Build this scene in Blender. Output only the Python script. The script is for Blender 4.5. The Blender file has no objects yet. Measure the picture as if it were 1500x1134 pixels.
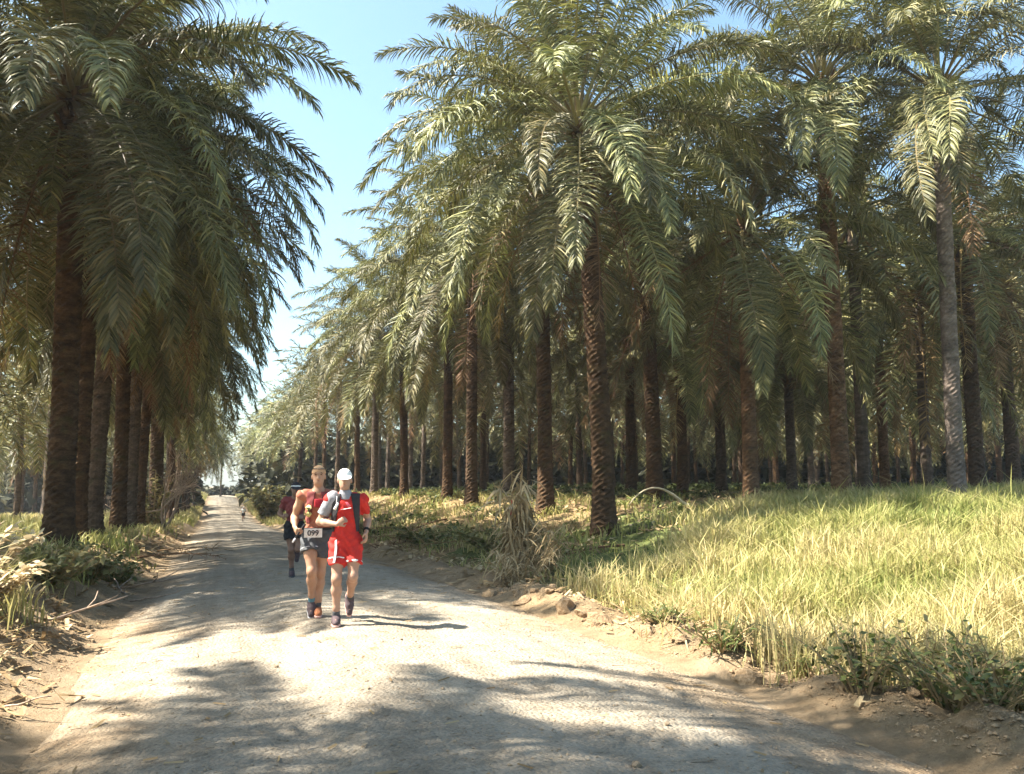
import bpy, math, random
import numpy as np
from mathutils import Vector, Matrix

R = math.radians
random.seed(11)
rng = np.random.default_rng(11)
scene = bpy.context.scene
COL = scene.collection

# ------------------------------------------------------------------ camera, sky, sun, exposure
HEAD, PITCH = R(19.1), R(6.63)          # camera looks 19.1 deg right of the road, 6.6 deg up
cam_data = bpy.data.cameras.new('camera')
cam_data.sensor_width = 36.0
cam_data.lens = 29.95
cam_data.clip_start = 0.1
cam_data.clip_end = 3000
cam = bpy.data.objects.new('camera', cam_data)
COL.objects.link(cam)
cam.location = (0, 0, 1.55)
cam.rotation_euler = (math.pi / 2 + PITCH, 0, -HEAD)
scene.camera = cam

SUN_EL = R(52)
SUN_DIR = Vector((-0.965, 0.262, 0)).normalized()     # horizontal direction towards the sun
world = bpy.data.worlds.new('World')
scene.world = world
world.use_nodes = True
wn = world.node_tree
for n in list(wn.nodes):
    wn.nodes.remove(n)
sky = wn.nodes.new('ShaderNodeTexSky')
sky.sky_type = 'NISHITA'
sky.sun_disc = False
sky.sun_elevation = SUN_EL
sky.sun_rotation = math.atan2(SUN_DIR.x, SUN_DIR.y) % (2 * math.pi)
sky.air_density = 1.0
sky.dust_density = 2.0
sky.ozone_density = 0.7
bg = wn.nodes.new('ShaderNodeBackground')
bg.inputs['Strength'].default_value = 0.078
wo = wn.nodes.new('ShaderNodeOutputWorld')
wb = wn.nodes.new('ShaderNodeMix'); wb.data_type = 'RGBA'; wb.blend_type = 'MULTIPLY'; wb.inputs[0].default_value = 1.0
wb.inputs[7].default_value = (0.90, 1.045, 1.0, 1)      # the phone's cool white balance
wn.links.new(sky.outputs[0], wb.inputs[6]); wn.links.new(wb.outputs[2], bg.inputs[0])
wn.links.new(bg.outputs[0], wo.inputs[0])

sl = bpy.data.lights.new('sun', 'SUN')
sl.energy = 5.0
sl.angle = R(0.53)
sl.color = (1.0, 0.93, 0.80)
sun = bpy.data.objects.new('sun', sl)
COL.objects.link(sun)
sdir = Vector((SUN_DIR.x * math.cos(SUN_EL), SUN_DIR.y * math.cos(SUN_EL), math.sin(SUN_EL)))
sun.rotation_euler = sdir.to_track_quat('Z', 'Y').to_euler()
sun.location = sdir * 60

scene.view_settings.view_transform = 'Standard'
scene.view_settings.look = 'None'
scene.view_settings.exposure = 2.22
scene.view_settings.gamma = 1.0
scene.view_settings.use_curve_mapping = False
scene.cycles.max_bounces = 6
scene.cycles.diffuse_bounces = 3
scene.cycles.transmission_bounces = 4

# ------------------------------------------------------------------ helpers
def tag(o, label=None, cat=None, group=None, kind=None):
    if label: o['label'] = label
    if cat: o['category'] = cat
    if group: o['group'] = group
    if kind: o['kind'] = kind
    return o

def link(name, data, parent=None, loc=None, rot=None, scl=None):
    o = bpy.data.objects.new(name, data)
    COL.objects.link(o)
    if parent: o.parent = parent
    if loc is not None: o.location = loc
    if rot is not None: o.rotation_euler = rot
    if scl is not None: o.scale = scl if hasattr(scl, '__len__') else (scl, scl, scl)
    return o

def empty(name, loc, rz=0.0):
    return link(name, None, None, loc, (0, 0, rz))

class MB:
    """collects vertices, faces, a per-vertex tint and a material index per face"""
    def __init__(s): s.v = []; s.f = []; s.t = []; s.m = []; s.n = 0
    def add(s, v, f, t=0.5, m=0):
        v = np.asarray(v, float).reshape(-1, 3)
        s.v.append(v)
        s.f.extend([tuple(int(i) + s.n for i in q) for q in f])
        s.m.extend([m] * len(f))
        s.t.append(np.full(len(v), t) if np.isscalar(t) else np.asarray(t, float))
        s.n += len(v)
    def tube(s, pts, rad, sides=6, t=0.5, m=0, cap=True, flat=1.0):
        pts = np.asarray(pts, float); n = len(pts)
        rad = np.full(n, rad) if np.isscalar(rad) else np.asarray(rad, float)
        tan = np.gradient(pts, axis=0)
        tan /= np.linalg.norm(tan, axis=1)[:, None] + 1e-9
        ref = np.array([0, 0, 1.0]) if abs(tan[0][2]) < 0.9 else np.array([1.0, 0, 0])
        a = np.arange(sides) * 2 * np.pi / sides
        vs = []
        for i in range(n):
            b = np.cross(tan[i], ref); b /= np.linalg.norm(b) + 1e-9
            c = np.cross(b, tan[i])
            vs.append(pts[i] + rad[i] * (np.cos(a)[:, None] * b + flat * np.sin(a)[:, None] * c))
        f = []
        for i in range(n - 1):
            for j in range(sides):
                k = (j + 1) % sides
                f.append((i * sides + j, i * sides + k, (i + 1) * sides + k, (i + 1) * sides + j))
        if cap:
            f.append(tuple(range(sides))[::-1]); f.append(tuple((n - 1) * sides + j for j in range(sides)))
        s.add(np.concatenate(vs), f, t, m)
    def mesh(s, name, mats, smooth=False):
        me = bpy.data.meshes.new(name)
        v = np.concatenate(s.v) if s.v else np.zeros((0, 3))
        me.from_pydata(v.tolist(), [], s.f)
        for m in (mats if isinstance(mats, (list, tuple)) else [mats]): me.materials.append(m)
        if any(s.m): me.polygons.foreach_set('material_index', s.m)
        at = me.attributes.new('tint', 'FLOAT', 'POINT')
        at.data.foreach_set('value', np.concatenate(s.t).astype(np.float32))
        if smooth: me.polygons.foreach_set('use_smooth', [True] * len(me.polygons))
        me.update()
        return me

def np_mesh(name, v, loops, sizes, mats, tint=None, smooth=False):
    """fast mesh from arrays; loops = flat vertex indices, sizes = loop count per face"""
    me = bpy.data.meshes.new(name)
    me.vertices.add(len(v)); me.vertices.foreach_set('co', np.asarray(v, np.float32).ravel())
    me.loops.add(len(loops)); me.loops.foreach_set('vertex_index', np.asarray(loops, np.int32))
    me.polygons.add(len(sizes))
    st = np.concatenate([[0], np.cumsum(sizes)[:-1]]).astype(np.int32)
    me.polygons.foreach_set('loop_start', st)
    me.polygons.foreach_set('use_smooth', np.full(len(sizes), smooth))
    for m in (mats if isinstance(mats, (list, tuple)) else [mats]): me.materials.append(m)
    if tint is not None:
        at = me.attributes.new('tint', 'FLOAT', 'POINT'); at.data.foreach_set('value', np.asarray(tint, np.float32))
    me.update(calc_edges=True)
    me.validate()
    return me

def hash2(i, j, seed=0):
    h = (i.astype(np.int64) * 374761393 + j.astype(np.int64) * 668265263 + seed * 1442695041) & 0xffffffff
    h = ((h ^ (h >> 13)) * 1274126177) & 0xffffffff
    return ((h ^ (h >> 16)) & 0xffff) / 65535.0

def vnoise(x, y, seed=0):
    x = np.asarray(x, float); y = np.asarray(y, float)
    i = np.floor(x); j = np.floor(y); u = x - i; w = y - j
    u = u * u * (3 - 2 * u); w = w * w * (3 - 2 * w)
    a = hash2(i, j, seed); b = hash2(i + 1, j, seed); c = hash2(i, j + 1, seed); d = hash2(i + 1, j + 1, seed)
    return (a * (1 - u) + b * u) * (1 - w) + (c * (1 - u) + d * u) * w - 0.5

def fbm(x, y, seed=0, oct=4):
    r = 0; a = 1.0; k = 1.0
    for o in range(oct):
        r = r + a * vnoise(x * k + o * 17.3, y * k - o * 9.1, seed + o); a *= 0.5; k *= 2.03
    return r

def sstep(t):
    t = np.clip(t, 0, 1); return t * t * (3 - 2 * t)

# ------------------------------------------------------------------ materials
class NT:
    def __init__(s, name):
        s.mat = bpy.data.materials.new(name); s.mat.use_nodes = True
        s.t = s.mat.node_tree
        for n in list(s.t.nodes): s.t.nodes.remove(n)
        s.out = s.n('ShaderNodeOutputMaterial')
    def n(s, kind, **kw):
        nd = s.t.nodes.new(kind)
        for k, v in kw.items(): setattr(nd, k, v)
        return nd
    def l(s, a, b): s.t.links.new(a, b)
    def noise(s, scale, detail=4, rough=0.6, vec=None, dim='3D'):
        nd = s.n('ShaderNodeTexNoise'); nd.inputs['Scale'].default_value = scale
        nd.inputs['Detail'].default_value = detail; nd.inputs['Roughness'].default_value = rough
        if vec is not None: s.l(vec, nd.inputs['Vector'])
        return nd.outputs['Fac']
    def ramp(s, fac, stops):
        r = s.n('ShaderNodeValToRGB'); e = r.color_ramp.elements
        while len(e) < len(stops): e.new(0.5)
        for k, (p, c) in enumerate(stops):
            e[k].position = p; e[k].color = (*c, 1)
        s.l(fac, r.inputs[0]); return r.outputs[0]
    def mix(s, fac, a, b, mode='MIX'):
        m = s.n('ShaderNodeMix', data_type='RGBA', blend_type=mode)
        for sock, v in ((m.inputs[0], fac), (m.inputs[6], a), (m.inputs[7], b)):
            if isinstance(v, (int, float)): sock.default_value = v
            elif isinstance(v, tuple): sock.default_value = (*v, 1)
            else: s.l(v, sock)
        return m.outputs[2]
    def math(s, op, a, b=0.0, clamp=False):
        m = s.n('ShaderNodeMath', operation=op, use_clamp=clamp)
        for sock, v in ((m.inputs[0], a), (m.inputs[1], b)):
            if isinstance(v, (int, float)): sock.default_value = v
            else: s.l(v, sock)
        return m.outputs[0]
    def attr(s, name): return s.n('ShaderNodeAttribute', attribute_name=name).outputs['Fac']
    def pos(s): return s.n('ShaderNodeNewGeometry').outputs['Position']
    def objco(s): return s.n('ShaderNodeTexCoord').outputs['Object']
    def rnd(s): return s.n('ShaderNodeObjectInfo').outputs['Random']
    def bump(s, h, strength=0.5, dist=0.02):
        b = s.n('ShaderNodeBump'); b.inputs['Strength'].default_value = strength; b.inputs['Distance'].default_value = dist
        s.l(h, b.inputs['Height']); return b.outputs[0]
    def finish(s, color, rough=0.8, spec=0.3, normal=None, transl=0.0, tcol=None):
        p = s.n('ShaderNodeBsdfPrincipled')
        if isinstance(color, tuple): p.inputs['Base Color'].default_value = (*color, 1)
        else: s.l(color, p.inputs['Base Color'])
        p.inputs['Roughness'].default_value = rough
        p.inputs['Specular IOR Level'].default_value = spec
        if normal is not None: s.l(normal, p.inputs['Normal'])
        if transl > 0:
            t = s.n('ShaderNodeBsdfTranslucent'); c = tcol if tcol is not None else color
            if isinstance(c, tuple): t.inputs[0].default_value = (*c, 1)
            else: s.l(c, t.inputs[0])
            m = s.n('ShaderNodeMixShader'); m.inputs[0].default_value = transl
            s.l(p.outputs[0], m.inputs[1]); s.l(t.outputs[0], m.inputs[2]); s.l(m.outputs[0], s.out.inputs[0])
        else:
            s.l(p.outputs[0], s.out.inputs[0])
        return s.mat

def mat_ground():
    m = NT('ground_soil_and_litter'); p = m.pos()
    big = m.noise(0.35, 5, 0.65, p); mid = m.noise(2.3, 6, 0.7, p); fine = m.noise(19, 6, 0.75, p)
    soil = m.ramp(mid, [(0.25, (0.17, 0.115, 0.068)), (0.5, (0.28, 0.205, 0.13)), (0.75, (0.37, 0.285, 0.195))])
    litter = m.ramp(fine, [(0.3, (0.09, 0.058, 0.03)), (0.5, (0.24, 0.165, 0.085)), (0.68, (0.40, 0.30, 0.17))])
    green = m.ramp(fine, [(0.3, (0.04, 0.055, 0.018)), (0.55, (0.12, 0.14, 0.045)), (0.75, (0.24, 0.22, 0.10))])
    cover = m.attr('tint')                                     # 0 bare soil, 0.5 litter, 1 green cover
    c = m.mix(m.math('MULTIPLY', m.math('ADD', cover, m.math('MULTIPLY', m.math('SUBTRACT', big, 0.5), 0.8)), 2.0, True), soil, litter)
    c = m.mix(m.math('MULTIPLY', m.math('SUBTRACT', m.math('ADD', cover, m.math('SUBTRACT', mid, 0.5)), 0.55), 3.0, True), c, green)
    h = m.math('ADD', m.math('MULTIPLY', mid, 0.6), m.math('MULTIPLY', fine, 0.5))
    return m.finish(c, 0.95, 0.15, m.bump(h, 1.0, 0.10))

def mat_road():
    m = NT('packed_gravel'); p = m.pos()
    mp = m.n('ShaderNodeMapping'); mp.inputs['Scale'].default_value = (1.0, 0.22, 1.0); m.l(p, mp.inputs['Vector'])
    track = m.noise(1.1, 4, 0.55, mp.outputs[0]); mid = m.noise(4.0, 6, 0.7, p); fine = m.noise(42, 5, 0.75, p)
    vo = m.n('ShaderNodeTexVoronoi'); vo.inputs['Scale'].default_value = 30; m.l(p, vo.inputs['Vector'])
    c = m.ramp(track, [(0.32, (0.205, 0.165, 0.12)), (0.5, (0.31, 0.262, 0.20)), (0.68, (0.385, 0.332, 0.26))])
    c = m.mix(0.55, c, m.ramp(mid, [(0.32, (0.19, 0.155, 0.115)), (0.6, (0.36, 0.315, 0.255))]))
    mr = m.n('ShaderNodeMapping'); mr.inputs['Scale'].default_value = (1.9, 0.045, 1.0); m.l(p, mr.inputs['Vector'])
    c = m.mix(0.6, c, m.ramp(m.noise(1.0, 5, 0.6, mr.outputs[0]), [(0.35, (0.72, 0.68, 0.64)), (0.5, (1, 1, 1)), (0.65, (1.12, 1.12, 1.1))]), 'MULTIPLY')
    edge = m.attr('tint')
    c = m.mix(edge, c, m.ramp(mid, [(0.3, (0.19, 0.13, 0.08)), (0.5, (0.28, 0.205, 0.13)), (0.7, (0.37, 0.285, 0.195))]))
    c = m.mix(0.5, c, m.ramp(fine, [(0.32, (0.45, 0.43, 0.40)), (0.5, (1, 1, 1)), (0.72, (1.25, 1.22, 1.15))]), 'MULTIPLY')
    spk = m.ramp(vo.outputs['Color'], [(0.0, (1, 1, 1)), (0.82, (1, 1, 1)), (0.93, (0.55, 0.53, 0.5))])
    c = m.mix(0.7, c, spk, 'MULTIPLY')
    h = m.math('ADD', m.math('MULTIPLY', mid, 0.5), m.math('ADD', m.math('MULTIPLY', fine, 0.35), m.math('MULTIPLY', vo.outputs['Distance'], -0.5)))
    return m.finish(c, 0.92, 0.2, m.bump(h, 1.0, 0.04))

def mat_leaf(name, ca, cb, cc, rough=0.42, spec=0.5, transl=0.2):
    m = NT(name); t = m.attr('tint'); r = m.rnd()
    c = m.ramp(t, [(0.0, ca), (0.55, cb), (1.0, cc)])
    hs = m.n('ShaderNodeHueSaturation'); m.l(c, hs.inputs['Color'])
    m.l(m.math('ADD', m.math('MULTIPLY', r, 0.7), 0.65), hs.inputs['Value'])
    m.l(m.math('ADD', m.math('MULTIPLY', r, 0.05), 0.472), hs.inputs['Hue'])
    tc = m.mix(0.35, hs.outputs[0], (0.22, 0.24, 0.03))
    return m.finish(hs.outputs[0], rough, spec, None, transl, tc)

def mat_trunk(name='palm_trunk_bark', g=None, red=False):
    m = NT(name); o = m.objco(); r = m.rnd()
    mp = m.n('ShaderNodeMapping'); mp.inputs['Scale'].default_value = (1, 1, 2.2); m.l(o, mp.inputs['Vector'])
    n1 = m.noise(3.2, 6, 0.7, mp.outputs[0]); n2 = m.noise(22, 5, 0.7, mp.outputs[0])
    brown = m.ramp(n1, [(0.3, (0.022, 0.014, 0.009)), (0.52, (0.075, 0.043, 0.023)), (0.75, (0.15, 0.09, 0.048))])
    grey = m.ramp(n1, [(0.3, (0.05, 0.04, 0.032)), (0.55, (0.14, 0.11, 0.09)), (0.75, (0.24, 0.20, 0.17))])
    if red: brown = m.ramp(n1, [(0.3, (0.035, 0.020, 0.012)), (0.52, (0.15, 0.085, 0.046)), (0.75, (0.30, 0.185, 0.11))])
    if g: grey = m.ramp(n1, [(0.3, (0.07, 0.055, 0.045)), (0.55, (0.19, 0.15, 0.125)), (0.75, (0.30, 0.25, 0.215))])
    c = m.mix(g if g is not None else m.math('MULTIPLY', m.math('SUBTRACT', r, 0.55), 2.2, True), brown, grey)
    moss = m.noise(1.3, 3, 0.6, o)
    c = m.mix(m.math('MULTIPLY', m.math('SUBTRACT', moss, 0.56), 4.0, True), c, (0.07, 0.075, 0.025))
    c = m.mix(0.6, c, m.ramp(n2, [(0.3, (0.4, 0.4, 0.4)), (0.6, (1.1, 1.1, 1.1))]), 'MULTIPLY')
    return m.finish(c, 0.9, 0.15, m.bump(n2, 0.9, 0.03))

def mat_var(name, stops, scale, rough=0.85, spec=0.25, bump=0.3, dist=0.01, obj=True, transl=0.0):
    m = NT(name); v = m.objco() if obj else m.pos()
    n = m.noise(scale, 5, 0.65, v)
    return m.finish(m.ramp(n, stops), rough, spec, m.bump(n, bump, dist), transl)

def var2(name, c, d=0.25, scale=14, **kw):
    return mat_var(name, [(0.3, tuple(x * (1 - d) for x in c)), (0.7, tuple(min(1, x * (1 + d)) for x in c))], scale, **kw)

def mat_tint(name, stops, rough=0.7, spec=0.25, transl=0.25):
    m = NT(name); c = m.ramp(m.attr('tint'), stops)
    return m.finish(c, rough, spec, None, transl)

M = {}
M['ground'] = mat_ground()
M['road'] = mat_road()
M['leaf'] = mat_leaf('palm_leaflets', (0.035, 0.045, 0.018), (0.165, 0.162, 0.066), (0.40, 0.345, 0.15), 0.52, 0.3, 0.12)
M['dead'] = mat_leaf('dead_palm_leaflets', (0.10, 0.06, 0.03), (0.20, 0.125, 0.06), (0.33, 0.24, 0.14), 0.8, 0.2, 0.15)
M['rachis'] = mat_leaf('leaf_stalk', (0.12, 0.10, 0.04), (0.20, 0.165, 0.07), (0.27, 0.22, 0.11), 0.5, 0.4, 0.0)
M['trunk'] = mat_trunk()
M['grey_bark'] = mat_trunk('grey_palm_bark', 1.0)
M['red_bark'] = mat_trunk('reddish_palm_bark', 0.0, True)
M['stub'] = mat_var('leaf_base_stubs', [(0.3, (0.05, 0.03, 0.018)), (0.6, (0.16, 0.095, 0.05)), (0.8, (0.24, 0.16, 0.09))], 9, dist=0.03)
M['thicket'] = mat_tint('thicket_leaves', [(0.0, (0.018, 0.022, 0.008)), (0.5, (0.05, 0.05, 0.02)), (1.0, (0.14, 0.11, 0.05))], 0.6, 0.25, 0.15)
M['grass'] = mat_tint('grass_blades', [(0.0, (0.12, 0.16, 0.035)), (0.4, (0.235, 0.25, 0.07)), (0.7, (0.40, 0.36, 0.14)), (1.0, (0.50, 0.41, 0.21))], 0.6, 0.3, 0.3)
M['weed'] = mat_tint('weed_leaves', [(0.0, (0.045, 0.07, 0.018)), (0.5, (0.12, 0.14, 0.04)), (1.0, (0.26, 0.22, 0.09))], 0.55, 0.35, 0.25)
M['straw'] = mat_tint('dry_straw', [(0.0, (0.20, 0.13, 0.065)), (0.5, (0.36, 0.26, 0.14)), (1.0, (0.52, 0.42, 0.26))], 0.8, 0.2, 0.2)
M['twig'] = mat_var('dry_twig', [(0.3, (0.20, 0.14, 0.10)), (0.7, (0.40, 0.31, 0.24))], 20)
M['stone'] = mat_var('soil_clods_and_stones', [(0.3, (0.20, 0.145, 0.095)), (0.7, (0.42, 0.33, 0.23))], 6, 0.95, 0.15, 0.6, 0.03)

# ------------------------------------------------------------------ terrain
RX0, RX1 = -1.30, 4.60                     # road edges
_zy = np.array([-60, 6, 14, 25, 40, 60, 80, 95, 120, 150, 180, 220, 300, 500])
_zz = np.array([0, 0, -.10, -.32, -.72, -1.22, -1.80, -2.12, -1.98, -1.42, -.82, -.55, 0, 1.0])
_yy = np.linspace(-60, 500, 2241)
_zs = np.interp(_yy, _zy, _zz); _k = np.hanning(61); _k /= _k.sum()
_zs = np.convolve(np.pad(_zs, 30, 'edge'), _k, 'valid')
def zroad(y): return np.interp(y, _yy, _zs)
def road_surface(x, y):
    u = (x - 1.65) / 2.9
    rut = 0.045 * np.exp(-((np.abs(x - 1.5) - 0.85) / 0.28) ** 2)
    return zroad(y) - 0.26 * np.minimum(u * u, 1.6) - rut + 0.035 * fbm(x * 0.9, y * 0.5, 5, 4)
def terrain(x, y):
    x = np.asarray(x, float); y = np.asarray(y, float)
    wob = 0.16 * fbm(x * 0 + 3.3, y * 0.55, 21, 3)
    base = zroad(y) - 0.24
    # left bank
    el = RX0 - x + wob
    lvl = zroad(y) * 0.9 + 0.26 + 0.20 * sstep((16 - y) / 6) + 0.012 * np.clip(-x - 4, 0, 60)
    left = base + (lvl - base) * sstep(el / 1.7) ** 0.8
    # right bank
    er = x - RX1 + wob
    w = np.interp(y, [10, 22, 45, 120], [10.5, 9.5, 6.2, 5.5])
    top = np.interp(y, [20, 60, 110, 180], [.66, 0.95, -.2, -.2]) + 0.03 * np.clip(x - 10, -3, 12) + 0.002 * np.clip(x - 22, 0, 60)
    right = base + (top - base) * sstep(er / w) + 0.24 * np.exp(-((er - 0.45) / 0.38) ** 2) * (0.6 + vnoise(y * 1.3, x * 0 + 2, 4) * 1.2)
    surf = road_surface(x, y)
    h = np.where(x < 1.5, left, right)
    on = sstep((np.minimum(x - RX0, RX1 - x) - 0.16 + 0.30 * fbm(x * 1.1, y * 1.1, 31, 3)) / 0.30)
    h = np.where((x > RX0 - 0.6) & (x < RX1 + 0.6), h * (1 - on) + (surf - 0.05) * on, h)
    off = np.clip(np.maximum(el, er) * 1.5 + 0.2, 0, 1)
    far = np.clip(np.hypot(x, y) / 80, 0, 1)
    h = h + off * (0.18 * fbm(x * 0.55, y * 0.55, 7, 4) + (1 - far) * (0.17 * fbm(x * 2.4, y * 2.4, 9, 4) + 0.10 * np.abs(fbm(x * 5.5, y * 5.5, 13, 3))))
    return h
def tz(x, y): return float(terrain(np.array([x]), np.array([y]))[0])

def axis(segs):
    a = []
    for lo, hi, st in segs: a.append(np.arange(lo, hi, st))
    return np.unique(np.concatenate(a).round(4))
def grid_mesh(name, xs, ys, zf, mat, tint=None):
    X, Y = np.meshgrid(xs, ys, indexing='ij')
    Z = zf(X, Y); nx, ny = X.shape
    v = np.stack([X, Y, Z], -1).reshape(-1, 3)
    I = (np.arange(nx - 1)[:, None] * ny + np.arange(ny - 1)[None]).ravel()
    q = np.stack([I, I + ny, I + ny + 1, I + 1], 1)
    return np_mesh(name, v, q.ravel(), np.full(len(q), 4), mat, None if tint is None else tint(X, Y).ravel(), True)

def cover_at(x, y):
    el = RX0 - x; er = x - RX1
    e = np.maximum(el, er)
    n = fbm(x * 0.3, y * 0.3, 41, 4)
    c = np.clip(0.10 + e * 0.22, 0, 0.55) + 0.25 * n
    field = (er > 1.0) & (y < 24) & (x < 30)
    c = np.where(field, np.clip(0.2 + er * 0.35, 0, 1.0) + 0.2 * n, c)
    return np.clip(c, 0, 1)
gx = axis([(-700, -120, 40), (-120, -30, 6), (-30, -9, 0.9), (-9, -4, 0.3), (-4, 7, 0.11), (7, 14, 0.22), (14, 30, 0.6), (30, 120, 5), (120, 701, 40)])
gy = axis([(-200, -10, 12), (-10, 2, 0.8), (2, 24, 0.12), (24, 40, 0.3), (40, 100, 0.9), (100, 260, 4), (260, 901, 40)])
tag(link('ground', grid_mesh('ground', gx, gy, terrain, M['ground'], cover_at)), 'dry earth ground with leaf litter and low green cover', kind='structure')
rx = axis([(RX0 - 0.5, RX1 + 0.5, 0.1)]); ry = axis([(-30, 2, 1.0), (2, 26, 0.14), (26, 90, 0.6), (90, 330, 3)])
def road_sheet(x, y):            # the gravel sheet dips under the loose verge along both edges
    return road_surface(x, y) - 0.45 * sstep((np.maximum(RX0 + .08 - x, x - RX1 + .08) + .25 * fbm(x * 1.3, y * 1.3, 33, 3)) / .5)
tag(link('road', grid_mesh('road', rx, ry, road_sheet, M['road'],
     lambda X, Y: np.clip(1 - np.minimum(X - RX0 - .05, RX1 - .05 - X) / 1.0 + 0.95 * fbm(X * 1.3, Y * 0.9, 51, 4), 0, 1))),
    'pale packed gravel plantation road striped with palm shadows', kind='structure')

# ------------------------------------------------------------------ palms
def frond_mesh(name, e0, droop, L, npair, seed, mats, lw=0.05, segs=3, lmax=0.88, rsegs=12, sag=0.5, curl=0.0, bare=0.17, ragged=0.05):
    r = np.random.default_rng(seed); b = MB()
    n = rsegs * 3
    s = np.linspace(0, 1, n + 1)
    th = R(e0) - R(droop) * s ** 1.35
    az = R(curl) * s ** 2
    d = np.stack([np.cos(th) * np.cos(az), np.cos(th) * np.sin(az), np.sin(th)], 1)
    p = np.concatenate([[[0, 0, 0]], np.cumsum(0.5 * (d[1:] + d[:-1]) * L / n, 0)])
    rad = np.interp(s, [0, 0.05, 0.2, 1], [0.085, 0.055, 0.036, 0.007])
    b.tube(p[::3], rad[::3], 5, 0.5, 1, cap=False, flat=0.7)
    side0 = np.array([-math.sin(R(curl) * .5), math.cos(R(curl) * .5), 0.0])
    for k in range(npair):
        for sg in (-1, 1):
            if r.random() < ragged: continue
            q = bare + (1 - bare) * ((k + r.random() * 0.8) / npair) ** 0.95
            q = min(q, 0.995)
            fi = q * n; i = int(fi); w = fi - i
            P = p[i] * (1 - w) + p[i + 1] * w
            T = d[i]; B = side0 - T * np.dot(side0, T); B /= np.linalg.norm(B)
            N = np.cross(T, B);  N = N if N[2] >= 0 or abs(N[2]) < 0.3 else -N
            u = (q - bare) / (1 - bare)
            ln = lmax * np.interp(u, [0, 0.12, 0.45, 0.8, 1], [0.4, 0.75, 1, 0.72, 0.38]) * r.uniform(0.85, 1.1)
            fw = np.interp(u, [0, 0.6, 1], [0.25, 0.5, 1.7]) + r.normal(0, 0.16)
            D = sg * B + T * fw + N * r.normal(0.12, 0.40)
            D /= np.linalg.norm(D)
            W = np.cross(D, N); W /= np.linalg.norm(W) + 1e-9
            W = W * math.cos(a := r.normal(0, 0.5)) + np.cross(D, W) * math.sin(a)
            pts = [P]; cur = D.copy(); sgk = sag * r.uniform(0.6, 1.4)
            for g in range(segs):
                pts.append(pts[-1] + cur * ln / segs)
                cur = cur + np.array([0, 0, -1.0]) * sgk * (g + 1) / segs; cur /= np.linalg.norm(cur)
            ws = lw * (np.array([0.55, 1.0, 0.75, 0.0]) if segs == 3 else np.array([0.6, 1.0, 0.0]))
            vs = []
            for g in range(segs): vs += [pts[g] - W * ws[g] / 2, pts[g] + W * ws[g] / 2]
            vs.append(pts[segs])
            f = [(2 * g, 2 * g + 1, 2 * g + 3, 2 * g + 2) for g in range(segs - 1)] + [(2 * segs - 2, 2 * segs - 1, 2 * segs)]
            b.add(vs, f, float(np.clip(r.normal(0.45, 0.22), 0, 1)), 0)
    return b, mats

# class: start elevation, droop, length factor
CLASSES = [(82, 24, .86), (71, 42, .95), (58, 56, 1), (44, 64, 1.02), (28, 68, 1.03), (11, 68, 1.04), (-6, 66, 1.08), (-23, 58, 1.12), (-42, 43, 1.12), (-58, 26, 1.05)]
COUNTS = [3, 5, 6, 7, 8, 8, 8, 6, 5, 3]
FROND = []
for c, (e0, dr, lf) in enumerate(CLASSES):
    vs = []
    for k in range(3 if c in (7, 8) else 2):
        dead = c == 9 or k == 2
        b, mm = frond_mesh('frond', e0 + 4 * k, dr + 6 * k, 5.9 * lf, 150 if not dead else 80, 100 + c * 7 + k,
                           [M['dead'], M['dead']] if dead else [M['leaf'], M['rachis']], lw=0.037 if not dead else 0.03,
                           sag=1.1 if c < 7 else 0.5, curl=(-14, 12, 6)[k] if c < 8 else (8, -6, 3)[k], ragged=0.05 if not dead else 0.35)
        vs.append(b.mesh('palm_frond', mm))
    FROND.append(vs)

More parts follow.
